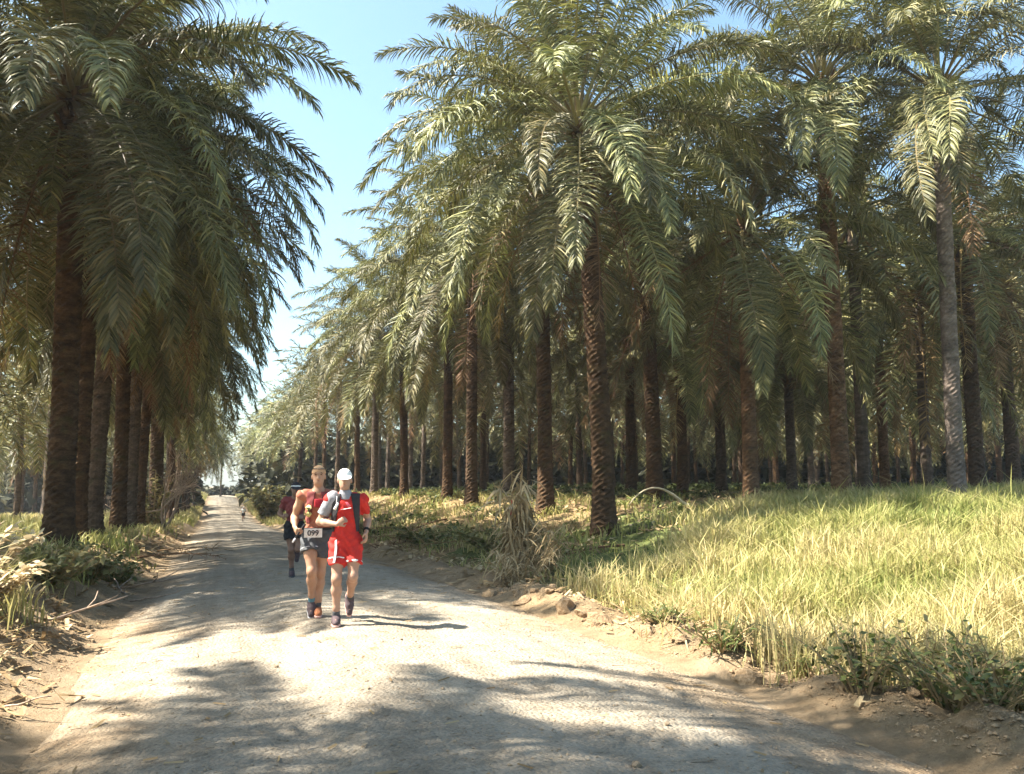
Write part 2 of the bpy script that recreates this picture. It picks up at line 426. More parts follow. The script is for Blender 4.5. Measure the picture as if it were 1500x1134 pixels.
OPEN = [2, 4, 5, 6, 6, 6, 5, 4, 0, 1]
DENSE = [3, 5, 6, 8, 9, 10, 10, 10, 8, 3]
def trunk_mesh(h, r0, seed, lean=(0, 0), rings=None, sides=16, top_boots=True, bark=None):
    r = np.random.default_rng(seed); b = MB()
    rings = rings or int(h * 13)
    z = np.linspace(-0.25, h, rings + 1); t = np.clip(z / h, 0, 1)
    a = np.arange(sides) * 2 * np.pi / sides
    Z, A = np.meshgrid(z, a, indexing='ij')
    spiral = Z * 5.2 + 5 * A / (2 * np.pi)
    spiral2 = Z * 5.2 - 8 * A / (2 * np.pi)
    rel = 0.13 * (np.abs((spiral % 1) - 0.5) * 2 - 0.5) + 0.11 * (np.abs((spiral2 % 1) - 0.5) * 2 - 0.5)
    rel = rel * (0.6 + 1.2 * (vnoise(Z * 0.9, A * 0.7, seed) + 0.5)) + 0.10 * fbm(Z * 1.4, A * 1.1, seed + 3, 3)
    prof = r0 * (1 + 0.55 * np.exp(-np.clip(Z, 0, 99) / 0.55) + 0.10 * np.exp(-((Z - h) / 1.2) ** 2) - 0.06 * Z / h)
    rad = prof * (1 + rel)
    cx = lean[0] * t ** 1.5; cy = lean[1] * t ** 1.5
    v = np.stack([cx[:, None] + rad * np.cos(A), cy[:, None] + rad * np.sin(A), Z], -1).reshape(-1, 3)
    f = []
    for i in range(rings):
        for j in range(sides):
            k = (j + 1) % sides
            f.append((i * sides + j, i * sides + k, (i + 1) * sides + k, (i + 1) * sides + j))
    f.append(tuple(rings * sides + j for j in range(sides)))
    b.add(v, f, 0.5, 0)
    if top_boots:                                  # cut leaf bases standing out below the crown
        nb = 46
        for i in range(nb):
            zz = h - 2.3 + 2.2 * i / nb; an = i * 2.39996 + r.normal(0, .1)
            dr = np.array([math.cos(an), math.sin(an), 0]); tt = max(zz / h, 0) ** 1.5
            P = np.array([lean[0] * tt, lean[1] * tt, zz]) + dr * r0 * 0.85
            ln = r.uniform(0.16, 0.34)
            up = np.array([0, 0, 1.0])
            b.tube([P, P + dr * ln * .5 + up * ln * .7, P + dr * ln * .75 + up * ln * 1.25], [0.085, 0.07, 0.045], 5, 0.5, 1, flat=.6)
    return b.mesh('palm_trunk', [bark or M['trunk'], M['stub']])

def make_palm(x, y, h, dia, label, group=None, lean=(0, 0), seed=0, extra=(), counts=COUNTS, fs=1.0, skip_low=0, name='oil_palm', bark=None):
    """root empty > trunk, each frond its own part; h is the height of the crown's base above the ground"""
    r = random.Random(seed)
    root = empty(name, (x, y, tz(x, y)))
    tag(root, label, 'palm tree', group)
    link('trunk', trunk_mesh(h, dia / 2, seed, lean, bark=bark), root)
    n = sum(counts); i = 0; az0 = r.uniform(0, 6.28)
    lst = []
    for c, k in enumerate(counts):
        if skip_low and c > 9 - skip_low: k = 0
        for q in range(k):
            lst.append((c, az0 + i * 2.39996 + r.gauss(0, 0.12))); i += 1
    lst += [(c, a) for c, a in extra]
    for j, (c, az) in enumerate(lst):
        u = c / 9
        zz = h + 0.55 - 1.35 * u; ro = 0.06 + 0.24 * min(1, u * 1.6)
        link('frond', FROND[c][2 if len(FROND[c]) > 2 and r.random() < .13 else r.randrange(2)], root,
             (lean[0] + ro * math.cos(az), lean[1] + ro * math.sin(az), zz),
             (r.gauss(0, 0.10), r.gauss(0, 0.07), az), fs * r.uniform(0.9, 1.1))
    return root

def toward(x, y, tx, ty): return math.atan2(ty - y, tx - x)

LEFT = [  # x, y, height of crown base, trunk diameter, label
 (-3.09, 20.4, 10.4, .54, 'thick dark oil palm nearest on the left bank, with mossy swollen foot'),
 (-3.30, 24.4, 11.6, .42, 'slim dark oil palm just behind the thick mossy-footed one on the left bank'),
 (-3.45, 28.7, 11.2, .5, 'oil palm with orange sunlit bark patch, third along the left bank'),
 (-3.13, 32.8, 11.4, .48, 'black shaded oil palm, fourth along the left bank, in front of a bright trunk'),
 (-3.30, 39.0, 11.2, .48, 'oil palm whose knobbly trunk edge glows in sun, fifth along the left bank'),
 (-3.44, 45.6, 11.2, .46, 'narrow rusty-barked oil palm, sixth along the left bank'),
 (-3.10, 52.0, 11.2, .74, 'broad brown oil palm behind the sixth, last full trunk before the bare shrub'),
]
for i, (x, y, h, d, lab) in enumerate(LEFT):
    make_palm(x, y, h, d, lab, 'oil palms in the left roadside row', ((i % 3 - 1) * .25, .1), 200 + i, counts=DENSE,
              extra=((6, toward(x, y, 4, y - 3)), (7, toward(x, y, 2, y - 8)), (8, toward(x, y, 3, y - 4)), (8, toward(x, y, -1, y - 6)), (7, toward(x, y, -4, y - 6)), (8, toward(x, y, -3, y - 6) + .3)))
# palms of the same left row beside and behind the camera: their shade falls across the road in front
for i, (x, y, h, lab) in enumerate([(-3.6, 4.4, 12.2, 'oil palm on the left bank beside the viewer, its crown shading the near road'),
                                    (-9.6, 18.6, 11.4, 'oil palm in the second left row just outside the left border, fronds hanging into view'),
                                    (-10.6, 5.2, 11.5, 'oil palm in the second left row beside the viewer, out of the picture'),
                                    (-3.9, 0.2, 12.0, 'oil palm on the left bank level with the viewer, shading the gravel in front'),
                                    (-4.2, -5.0, 12.5, 'oil palm on the left bank behind the viewer, the last of the row')]):
    make_palm(x, y, h, .6, lab, 'oil palms in the left roadside row', (0, 0), 230 + i, counts=DENSE)

RIGHT = [
 (9.84, 20.9, 11.5, .56, 'large oil palm on the right bank, its dark leaning trunk lowest down the slope', (-.55, .2)),
 (10.94, 28.0, 12.4, .52, 'tall dark-trunked oil palm behind the dry weed stalks on the right bank', (-.2, 0)),
 (10.44, 35.5, 11.2, .48, 'third oil palm of the right roadside row, behind the cut-frond bank', (0, 0)),
 (11.0, 41.7, 10.8, .46, 'fourth oil palm of the right roadside row, lit along its left edge', (0, 0)),
 (10.42, 49.3, 10.8, .46, 'fifth oil palm of the right roadside row, leaning crown towards the road', (-.3, 0)),
 (10.17, 57.9, 10.8, .46, 'sixth oil palm of the right roadside row, just right of the runners', (0, 0)),
 (16.53, 23.9, 9.6, .46, 'oil palm at the left end of the green grass field, orange sun on its foot', (0, 0)),
 (18.62, 22.1, 13.9, .52, 'tall reddish-brown oil palm rising from the middle of the green grass field edge', (-.1, 0)),
 (20.88, 19.8, 13.1, .46, 'tall grey ring-barked oil palm standing in the grass at the right', (.35, .1)),
 (25.42, 33.5, 7.2, .42, 'short thin oil palm between the tall reddish one and its left neighbour', (0, 0)),
 (19.58, 33.4, 7.6, .44, 'short oil palm with a pale sunlit trunk behind the curved fallen frond', (0, 0)),
 (19.27, 37.8, 9.0, .46, 'slim oil palm with a pale lower trunk right of the dark leaning one', (0, 0)),
 (31.02, 33.7, 9.8, .46, 'thin oil palm with an orange lit trunk behind the reddish one', (0, 0)),
 (27.72, 25.3, 10.6, .56, 'oil palm hung with brown dead fronds just right of the grey one', (0, 0)),
 (35.19, 30.1, 10.0, .56, 'dark-trunked oil palm at the right edge of the picture', (0, 0)),
 (24.59, 38.1, 10.0, .50, 'shaded slim oil palm left of the orange-footed one', (0, 0)),
 (14.23, 41.6, 12.6, .56, 'oil palm in the second right row, between the third and second roadside trunks', (0, 0)),
 (16.01, 29.4, 12.4, .56, 'very tall oil palm behind the dark leaning one, its crown topmost', (-.4, 0)),
]
for i, (x, y, h, d, lab, lean) in enumerate(RIGHT):
    ex = ()
    if i == 0:
        ex = ((7, toward(x, y, 1.6, 0) + .35), (6, toward(x, y, 0, 0) - .75), (5, toward(x, y, 0, 3) - .95), (8, toward(x, y, 0, 0) - .1), (6, toward(x, y, 0, 0) + 1.0), (4, toward(x, y, 0, 4) - .8))
    if i in (7, 8, 17):
        ex = ((4, toward(x, y, 0, 8) - .6), (5, toward(x, y, 0, 10) - .3), (6, toward(x, y, 0, 6)), (7, toward(x, y, 4, 0)))
    if i == 13: ex = tuple((9, toward(x, y, 0, 0) + k) for k in (-.7, -.2, .3, .8, 1.3))
    make_palm(x, y, h, d, lab, 'oil palms in front of the right-hand grove', lean, 300 + i, ex, counts=OPEN if i in (7, 8, 17) else COUNTS, fs=1.0 if h > 8 else .85, bark=M['grey_bark'] if i == 8 else M['red_bark'] if i in (6, 7, 12) else None)

# ---- the grove behind: trunk + one crown part each, sharing meshes
def crown_mesh(seed):
    r = random.Random(seed); big = MB(); i = 0; az0 = r.uniform(0, 6)
    for c, k in enumerate(COUNTS):
        e0, dr, lf = CLASSES[c]
        for q in range(max(1, int(k * .8))):
            b, _ = frond_mesh('f', e0 + r.gauss(0, 4), dr + r.gauss(0, 6), 5.7 * lf, 46, seed * 100 + i, None, lw=0.066, segs=2, rsegs=4, sag=.5, curl=r.gauss(0, 12), ragged=.05 if c < 9 else .3)
            az = az0 + i * 2.39996 + r.gauss(0, .15); i += 1
            u = c / 9; zz = 0.55 - 1.35 * u; ro = .06 + .24 * min(1, u * 1.6)
            ca, sa = math.cos(az), math.sin(az)
            v = np.concatenate(b.v); rot = np.array([[ca, -sa, 0], [sa, ca, 0], [0, 0, 1]])
            v = v @ rot.T * r.uniform(.9, 1.1) + np.array([ro * ca, ro * sa, zz])
            mi = np.array(b.m) + (2 if c == 9 else 0)
            off = big.n
            big.v.append(v); big.t.append(np.concatenate(b.t)); big.n += len(v)
            big.f.extend([tuple(a + off for a in q2) for q2 in b.f]); big.m.extend(mi.tolist())
    return big.mesh('palm_crown', [M['leaf'], M['rachis'], M['dead'], M['dead']])
CROWN = [crown_mesh(s) for s in (3, 4, 5, 6)]
TRUNK = [trunk_mesh(10.0, 0.205, 900 + k, ((k - 1) * .2, .1), 44, 10, False) for k in range(4)]
NEAR = [(a[0], a[1]) for a in LEFT + RIGHT]
def far_palm(x, y, h, label, group, seed):
    r = random.Random(seed)
    root = empty('oil_palm', (x, y, tz(x, y)), r.uniform(0, 6.28)); tag(root, label, 'palm tree', group)
    k = r.randrange(4); s = h / 10
    tr = link('trunk', TRUNK[k], root, (0, 0, 0), (0, 0, 0), (r.uniform(.85, 1.15),) * 2 + (s,))
    cr = link('crown', CROWN[r.randrange(4)], root, ((k - 1) * .2, .1, h), (r.gauss(0, .04), r.gauss(0, .04), 0), r.uniform(.92, 1.08)); cr['kind'] = 'stuff'

def in_view(x, y, pad=5.0):
    lat = x * math.cos(HEAD) - y * math.sin(HEAD); d = x * math.sin(HEAD) + y * math.cos(HEAD)
    return d > 4 and abs(lat) < d * 0.615 + pad
far = []
for i in range(17):                                            # the two roadside rows run on to the end of the road
    y = 60 + i * 7.9
    far.append((-3.3 + random.gauss(0, .25), y, 10.6, 'oil palm in the left roadside row beyond the bare shrub, receding to the road end', 'oil palms far along the left roadside row'))
    far.append((10.2 - 1.6 * min(1, i / 6) + random.gauss(0, .25), y + 6, 10.2, 'oil palm in the right roadside row beyond the runners, receding to the road end', 'oil palms far along the right roadside row'))
for c in range(1, 5):                                          # left grove
    for i in range(22):
        x = -3.4 - c * 7.6; y = 18 + i * 8.6 + (c % 2) * 4.3
        if y > 120 or (c == 1 and y < 24) or (c > 1 and not in_view(x, y, 1.5)): continue
        far.append((x + random.gauss(0, .4), y + random.gauss(0, .5), random.gauss(9.0, 1.0), 'oil palm in the shaded grove behind the left roadside row', 'oil palms of the left grove'))
for c in range(1, 18):                                         # right grove
    for i in range(26):
        x = 10.3 + c * 6.3; y = 12 + i * 6.9 + (c % 2) * 3.4
        d = x * math.sin(HEAD) + y * math.cos(HEAD)
        if d < 31 or d > 98 or not in_view(x, y, 2.0): continue
        if min(math.hypot(x - a, y - b) for a, b in NEAR) < 3.6: continue
        far.append((x + random.gauss(0, .5), y + random.gauss(0, .5), random.gauss(9.3, 1.0), 'oil palm deep in the right-hand grove behind the front palms', 'oil palms deep in the right grove'))
for i in range(7):
    far.append((-14 + i * 5.4 + random.gauss(0, 1), 205 + random.gauss(0, 6), 9.5, 'tiny oil palm closing off the far end of the road', 'oil palms at the road end'))
for i, (x, y, h, lab, g) in enumerate(far): far_palm(x, y, h, lab, g, 5000 + i)
print('far palms', len(far))
# ------------------------------------------------------------------ ground vegetation
def blades(name, x, y, h, w, tint, lean=0.45, mat=None, z=None, seed=0):
    r = np.random.default_rng(seed); n = len(x)
    z = terrain(x, y) - 0.02 if z is None else z
    a = r.uniform(0, 2 * np.pi, n); ld = r.uniform(0, 2 * np.pi, n); la = np.abs(r.normal(0, lean, n)) * h
    wx = np.cos(a) * w / 2; wy = np.sin(a) * w / 2
    lx = np.cos(ld) * la; ly = np.sin(ld) * la
    P = lambda sx, fx, fz, ww: np.stack([x + sx * wx * ww + lx * fx, y + sx * wy * ww + ly * fx, z + h * fz], 1)
    v = np.stack([P(-1, 0, 0, .8), P(1, 0, 0, .8), P(-1, .3, .58, 1), P(1, .3, .58, 1), P(0, 1, .93, 0)], 1).reshape(-1, 3)
    b = np.arange(n)[:, None] * 5
    q = np.concatenate([b, b + 1, b + 3, b + 2, b + 2, b + 3, b + 4], 1).ravel()
    sizes = np.tile([4, 3], n)
    return np_mesh(name, v, q, sizes, mat or M['grass'], np.repeat(np.clip(tint, 0, 1), 5))

def scatter(n, x0, x1, y0, y1, dens, seed):
    r = np.random.default_rng(seed)
    x = r.uniform(x0, x1, n); y = r.uniform(y0, y1, n)
    k = r.random(n) < dens(x, y)
    return x[k], y[k], r
def view_mask(x, y, pad=1.5):
    lat = x * math.cos(HEAD) - y * math.sin(HEAD); d = x * math.sin(HEAD) + y * math.cos(HEAD)
    return (d > 2) & (np.abs(lat) < d * 0.615 + pad)
def depth(x, y): return x * math.sin(HEAD) + y * math.cos(HEAD)

# tall field grass on the right
def field_d(x, y):
    er = x - RX1; d = depth(x, y)
    n = fbm(x * 0.7, y * 0.7, 61, 3)
    limit = np.minimum(16.2 + 0.8 * (x - 7), 25) + 2.0 * n                           # far margin under the palms
    e = sstep((er - 0.55 + 1.1 * n + np.clip(y - 12, 0, 10) * -0.16) / 1.2) * sstep((limit - y) / 3)
    return view_mask(x, y) * e * np.clip(9.0 / d, .22, 1) * np.clip(0.72 + 1.3 * n, .12, 1)
x, y, r = scatter(760000, 4.2, 30, 1.5, 30, field_d, 71)
er = x - RX1; dd = depth(x, y)
gn = fbm(x * 0.22, y * 0.22, 81, 4); gn2 = fbm(x * 1.1, y * 1.1, 83, 3)
tint = 0.70 - 0.12 * np.clip((dd - 10) / 10, -0.6, 1.6) + 0.55 * gn + 0.25 * gn2 + r.normal(0, .16, len(x)) + np.where(er < 1.8, .22, 0)
h = np.clip(0.24 + 0.16 * np.clip(er / 4, 0, 1) + 0.5 * gn2 + r.normal(0, .10, len(x)), .07, .85)
tag(link('grass', blades('grass', x, y, h, np.clip(.006 + .0008 * dd, .006, .03) * r.uniform(.6, 1.4, len(x)), tint, .62, seed=72)), 'tall yellow green grass covering the bank right of the road', kind='stuff')
print('field blades', len(x))
# pale seed stalks standing over the field
k = r.random(len(x)) < 0.005
tag(link('grass_stalks', blades('grass_stalks', x[k], y[k], h[k] * 1.5 + .15, np.clip(.006 + .0008 * dd[k], .006, .03), np.clip(.72 + r.normal(0, .15, k.sum()), 0, 1), .6, seed=73)), 'pale arching seed stalks above the field grass', kind='stuff')

# dry verge grass, both sides
def verge_d(x, y):
    el = np.where(x < 1.5, RX0 - x, x - RX1); d = depth(x, y)
    n = fbm(x * .8, y * .8, 91, 3)
    left = (x < 1.5) * sstep((el - .55 + 1.1 * n) / 1.1) * np.where(y < 19, 2.6, 1)
    right = (x > 1.5) * sstep((el - .9 + 1.6 * n) / 1.6) * (y > 15) * (n > -.12)
    return view_mask(x, y) * (left * np.clip(.5 + 1.2 * n, .1, 1) + right * .5) * np.clip(10 / d, .12, 1)
x, y, r = scatter(420000, -22, 14, 4, 75, verge_d, 92)
x2, y2, _ = scatter(90000, -9, 12, 75, 215, lambda x, y: view_mask(x, y) * ((x < -1.6) | (x > 4.6)) * .35, 96)
ta = r.uniform(0, 6.283, (len(NEAR), 170)); tr_ = .26 + np.abs(r.normal(0, .38, ta.shape)); NA = np.array(NEAR)
x = np.concatenate([x, x2, (NA[:, :1] + tr_ * np.cos(ta)).ravel()]); y = np.concatenate([y, y2, (NA[:, 1:] + tr_ * np.sin(ta)).ravel()])
tint = np.where(x < 1.5, .66, .60) + .5 * fbm(x * .5, y * .5, 93, 3) + r.normal(0, .15, len(x)) - np.where((x < -2) & (y < 20), .05, 0)
hh = np.clip(.26 + .35 * fbm(x * 1.2, y * 1.2, 94, 3) + r.normal(0, .08, len(x)) + np.where(x < -5, .3, 0) + np.where((x < -1.9) & (y < 18), .14, 0) + np.where(y > 75, .35, 0), .08, 1.1)
tag(link('dry_grass', blades('dry_grass', x, y, hh, np.clip(.010 + .0011 * depth(x, y), .012, .07), tint, .6, seed=95)), 'straw coloured dry grass along the road verges', kind='stuff')

# dry leaf strips and litter lying on banks and under the palms
def litter_d(x, y):
    el = np.where(x < 1.5, RX0 - x, x - RX1); d = depth(x, y)
    n = fbm(x * .9, y * .9, 97, 3)
    return view_mask(x, y) * sstep((el + .1 + .8 * n) / .8) * np.where((x > 7) & (y < 19), .1, 1) * np.clip(.45 + n, .1, 1) * np.clip(9 / d, .1, 1)
x, y, r = scatter(220000, -12, 26, 3, 60, litter_d, 98)
n = len(x); a = r.uniform(0, 6.283, n); ln = r.uniform(.05, .32, n); wd = r.uniform(.008, .022, n) * np.clip(depth(x, y) / 9, 1, 3)
z = terrain(x, y) + r.uniform(0.01, .05, n)
ca, sa = np.cos(a) * ln / 2, np.sin(a) * ln / 2; wa, wb = -np.sin(a) * wd, np.cos(a) * wd
up = r.uniform(-.04, .10, n)
v = np.stack([np.stack([x - ca - wa, y - sa - wb, z], 1), np.stack([x - ca + wa, y - sa + wb, z + .012], 1), np.stack([x + ca + wa, y + sa + wb, z + up], 1), np.stack([x + ca - wa, y + sa - wb, z + up + .01], 1)], 1).reshape(-1, 3)
tag(link('leaf_litter', np_mesh('leaf_litter', v, np.arange(4 * n), np.full(n, 4), M['straw'], np.repeat(np.clip(r.normal(.5, .28, n), 0, 1), 4))), 'dry leaf strips littering the banks', kind='stuff')

# low leafy undergrowth: bank right of the runners, grove floor, far margin of the grove
def leaf_clumps(name, cx, cy, size, nl, leaf, tint, mat, seed, flat=.7, zoff=0.0):
    r = np.random.default_rng(seed); n = len(cx); N = n * nl
    X = np.repeat(cx, nl); Y = np.repeat(cy, nl); S = np.repeat(size, nl)
    u = r.normal(0, 1, (N, 3)); u /= np.linalg.norm(u, axis=1)[:, None]; rr = r.random(N) ** .45
    px = X + u[:, 0] * rr * S; py = Y + u[:, 1] * rr * S
    pz = np.repeat(terrain(cx, cy), nl) + zoff + np.abs(u[:, 2]) * rr * S * flat + .02
    L = np.repeat(leaf, nl) * r.uniform(.6, 1.4, N); a = r.uniform(0, 6.283, N); t = r.normal(-.15, .5, N)
    d = np.stack([np.cos(a) * np.cos(t), np.sin(a) * np.cos(t), np.sin(t)], 1)
    s = np.stack([-np.sin(a), np.cos(a), r.normal(0, .4, N)], 1) * .30
    P = np.stack([px, py, pz], 1); L = L[:, None]
    v = np.stack([P, P + d * L * .5 + s * L, P + d * L + np.array([0, 0, -.12]) * L, P + d * L * .5 - s * L], 1).reshape(-1, 3)
    return np_mesh(name, v, np.arange(4 * N), np.full(N, 4), mat, np.repeat(np.clip(np.repeat(tint, nl) + r.normal(0, .2, N), 0, 1), 4))
def ug_d(x, y):
    er = x - RX1; n = fbm(x * .35, y * .35, 101, 3); d = depth(x, y)
    return view_mask(x, y, 3) * (er > 1.6 + 1.5 * n) * (np.hypot(x - 9.5, y - 21) > 1.2) * ((y > 19 + .3 * (x - 8)) | (d > 27)) * np.clip(.45 + 1.3 * n, .05, 1)
x, y, r = scatter(5200, 4.5, 70, 15, 120, ug_d, 102)
d = depth(x, y)
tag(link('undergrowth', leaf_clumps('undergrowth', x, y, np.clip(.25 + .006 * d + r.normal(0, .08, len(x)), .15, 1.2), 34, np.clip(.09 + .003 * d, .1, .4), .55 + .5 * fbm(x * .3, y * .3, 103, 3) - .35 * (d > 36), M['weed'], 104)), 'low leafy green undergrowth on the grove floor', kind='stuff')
x, y, r = scatter(900, -40, -4.6, 20, 110, lambda x, y: view_mask(x, y, 2) * .8, 105)
tag(link('undergrowth', leaf_clumps('undergrowth', x, y, np.clip(.3 + r.normal(0, .1, len(x)), .15, .9), 30, np.full(len(x), .2), .7 + .4 * fbm(x * .3, y * .3, 106, 3), M['weed'], 107)), 'low yellowing undergrowth between the left palms', kind='stuff')
# dense far bushes that close the view under the crowns
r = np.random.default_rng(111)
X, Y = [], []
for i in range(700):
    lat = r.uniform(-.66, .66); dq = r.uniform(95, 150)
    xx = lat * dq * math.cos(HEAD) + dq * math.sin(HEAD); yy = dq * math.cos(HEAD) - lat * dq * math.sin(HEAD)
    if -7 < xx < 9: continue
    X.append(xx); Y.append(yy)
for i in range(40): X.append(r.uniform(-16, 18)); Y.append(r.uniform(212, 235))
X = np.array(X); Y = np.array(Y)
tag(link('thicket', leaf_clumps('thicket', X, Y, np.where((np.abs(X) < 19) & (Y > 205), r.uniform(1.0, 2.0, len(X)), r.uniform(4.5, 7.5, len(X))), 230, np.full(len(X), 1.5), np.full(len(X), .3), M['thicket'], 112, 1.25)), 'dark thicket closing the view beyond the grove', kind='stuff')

# single plants
def weed(name, x, y, hgt, spread, ns, leaf, label, cat='weed', tint=.5, group=None, seed=0, mat='weed', lv=16, wide=.28, stemmat='straw', hang=0.0):
    r = np.random.default_rng(seed); root = empty(name, (x, y, tz(x, y))); tag(root, label, cat, group)
    st = MB(); lf = MB()
    for i in range(ns):
        a = r.uniform(0, 6.283); rad = spread * math.sqrt(r.random())
        hh = hgt * r.uniform(.55, 1.05); bx, by = .25 * rad * math.cos(a), .25 * rad * math.sin(a)
        t = np.linspace(0, 1, 5)[:, None]
        pts = np.concatenate([bx + (rad * math.cos(a)) * t ** 1.4, by + rad * math.sin(a) * t ** 1.4, hh * t - .04], 1) + r.normal(0, .012, (5, 3)) * t
        st.tube(pts, np.linspace(.009, .003, 5) * (1 + hgt * .5), 4, .5)
        for k in range(lv):
            u = r.uniform(.18, 1); P = np.array([np.interp(u, t[:, 0], pts[:, q]) for q in range(3)])
            b = r.uniform(0, 6.283); el = r.normal(.25, .4) - hang
            D = np.array([math.cos(b) * math.cos(el), math.sin(b) * math.cos(el), math.sin(el)]); S = np.array([-math.sin(b), math.cos(b), r.normal(0, .3)])
            L = leaf * r.uniform(.6, 1.35)
            dn = np.array([0, 0, -1.0]) * (0.25 + hang)
            lf.add([P, P + D * L * .4 + S * L * wide + dn * L * .1, P + D * L * .4 - S * L * wide + dn * L * .1, P + D * L * .8 + S * L * wide * .6 + dn * L * .45, P + D * L * .8 - S * L * wide * .6 + dn * L * .45, P + D * L * 1.05 + dn * L * .9],
                   [(0, 1, 2), (1, 3, 4, 2), (3, 5, 4)], float(np.clip(r.normal(tint, .2), 0, 1)))
    o = link('stem', st.mesh('stem', M[stemmat]), root); o['kind'] = 'stuff'
    o = link('foliage', lf.mesh('foliage', M[mat]), root); o['kind'] = 'stuff'
    return root
W = [ # right foreground corner
 (4.95, 5.75, .42, .35, 22, .09, 'low dark leafy weed at the road edge, first from the left in the right corner', .15),
 (5.35, 5.25, .50, .40, 26, .09, 'bushy dark-leaved weed on the right verge with sun on its top', .25),
 (5.2, 4.75, .34, .40, 24, .08, 'shaded weed spilling onto the gravel in the lower right corner', .12),
 (5.8, 5.1, .62, .36, 24, .10, 'tall dark weed with brown hanging leaves at the right border', .3),
 (6.0, 4.6, .50, .40, 24, .09, 'leafy green weed cut by the right border of the picture', .2),
 (5.75, 5.9, .45, .35, 18, .09, 'sparse brownish weed standing in front of the field grass', .6),
]
for i, (x, y, h, s, n, l, lab, t) in enumerate(W): weed('verge_weed', x, y, h * 1.2, s * 1.15, int(n * 1.25), l * .85, lab, tint=t * .6 + .5, seed=400 + i, lv=11, group='weeds on the right verge')
for i, (x, y, h, lab) in enumerate([(4.85, 7.6, .30, 'dark grass-like tuft hanging over the right gravel edge'), (5.4, 6.9, .34, 'green tuft between gravel edge and field grass'), (5.1, 9.2, .26, 'low dry tuft beside the pale clod on the right edge')]):
    weed('verge_tuft', x, y, h, .34, 30, .16, lab, tint=.35, seed=420 + i, lv=7, wide=.07, group='tufts on the right verge')
WL = [(-2.3, 14.6, .55, .6, 30, .13, 'leafy yellow-green weed clump at the foot of the left bank palms', .7),
      (-2.95, 13.0, .60, .6, 30, .13, 'sunlit golden weed clump at the left border', .85),
      (-1.95, 16.2, .45, .5, 26, .12, 'green shaded weed clump in front of the thick palm', .45),
      (-3.4, 15.2, .65, .6, 30, .13, 'golden weed clump left of the dead fronds', .8),
      (-2.35, 11.2, .42, .45, 24, .11, 'dry yellow weed on top of the crumbled left bank', .95),
      (-3.0, 10.2, .50, .5, 26, .12, 'straw-coloured weed at the left border above the crumbled bank', .95),
      (-1.75, 18.0, .40, .4, 20, .11, 'small weed beside the road right of the thick palm', .4),
      (-2.7, 17.3, .50, .5, 26, .12, 'shaded weed against the foot of the thick palm', .3)]
for i, (x, y, h, s, n, l, lab, t) in enumerate(WL): weed('bank_weed', x, y, h * 1.2, s * 1.25, int(n * 1.5), l, lab, tint=t + .25, mat='straw' if i in (1, 3, 4, 5) else 'weed', seed=440 + i, group='weeds on the left bank', lv=18)
weed('bank_bush', 7.3, 22.5, .75, 1.0, 40, .17, 'bright yellow-green leafy bush on the right bank left of the dry stalks', 'bush', .8, seed=460, lv=26)
weed('bank_bush', 6.6, 27.5, .8, 1.1, 36, .18, 'darker leafy bush on the right bank in front of the third palm', 'bush', .55, seed=461, lv=24)
weed('bank_bush', 2.9 + 2.6, 37, .9, .9, 30, .18, 'shrubby growth at the road edge behind the runners', 'bush', .6, seed=462, lv=22)
weed('roadside_shrub', 5.2, 92, 3.6, 1.6, 40, .5, 'light green feathery shrub at the far right road edge', 'shrub', .9, seed=463, lv=30)
weed('roadside_shrub', -3.1, 50.0, 3.1, 1.2, 22, .28, 'small yellowish sapling under the bare shrub left of the road', 'shrub', .9, seed=464, lv=24)
weed('dry_stalk_plant', 5.85, 16.6, 2.25, .42, 18, .42, 'tall dried-out weed stalks with curled straw leaves on the right bank', 'weed', .55, seed=470, mat='straw', lv=28, wide=.06, hang=.55)
weed('dry_stalk_plant', 6.15, 16.0, 1.35, .6, 30, .34, 'shorter tangle of dry straw stems at the foot of the tall stalks', 'weed', .5, seed=471, mat='straw', lv=12, wide=.05, hang=.3)
weed('dry_stalk_plant', 5.45, 15.2, .8, .7, 26, .28, 'low dry straw clump nearer the road than the tall stalks', 'weed', .6, seed=472, mat='straw', lv=10, wide=.05, hang=.3)

# marker ribbon tied to the dry stalks
rb = MB(); n = 9
tt = np.linspace(0, 1, n); px = .02 * np.sin(tt * 7); pz = -.30 * tt
for i in range(n - 1):
    rb.add([[px[i] - .03, .01 * i, pz[i]], [px[i] + .03, .012 * i, pz[i]], [px[i + 1] + .03, .01 * i + .01, pz[i + 1]], [px[i + 1] - .03, .01 * i + .008, pz[i + 1]]], [(0, 1, 2, 3)], .5, 1 if 2 <= i <= 4 else 0)
M['ribbon'] = var2('red_ribbon', (.50, .13, .10)); M['ribbon_white'] = var2('white_ribbon', (.78, .76, .74), .08)
rib = link('marker_ribbon', rb.mesh('marker_ribbon', [M['ribbon'], M['ribbon_white']]), None, (5.66, 16.35, tz(5.66, 16.35) + 1.50))
tag(rib, 'red and white marker ribbon tied to the tall dry stalks', 'ribbon')

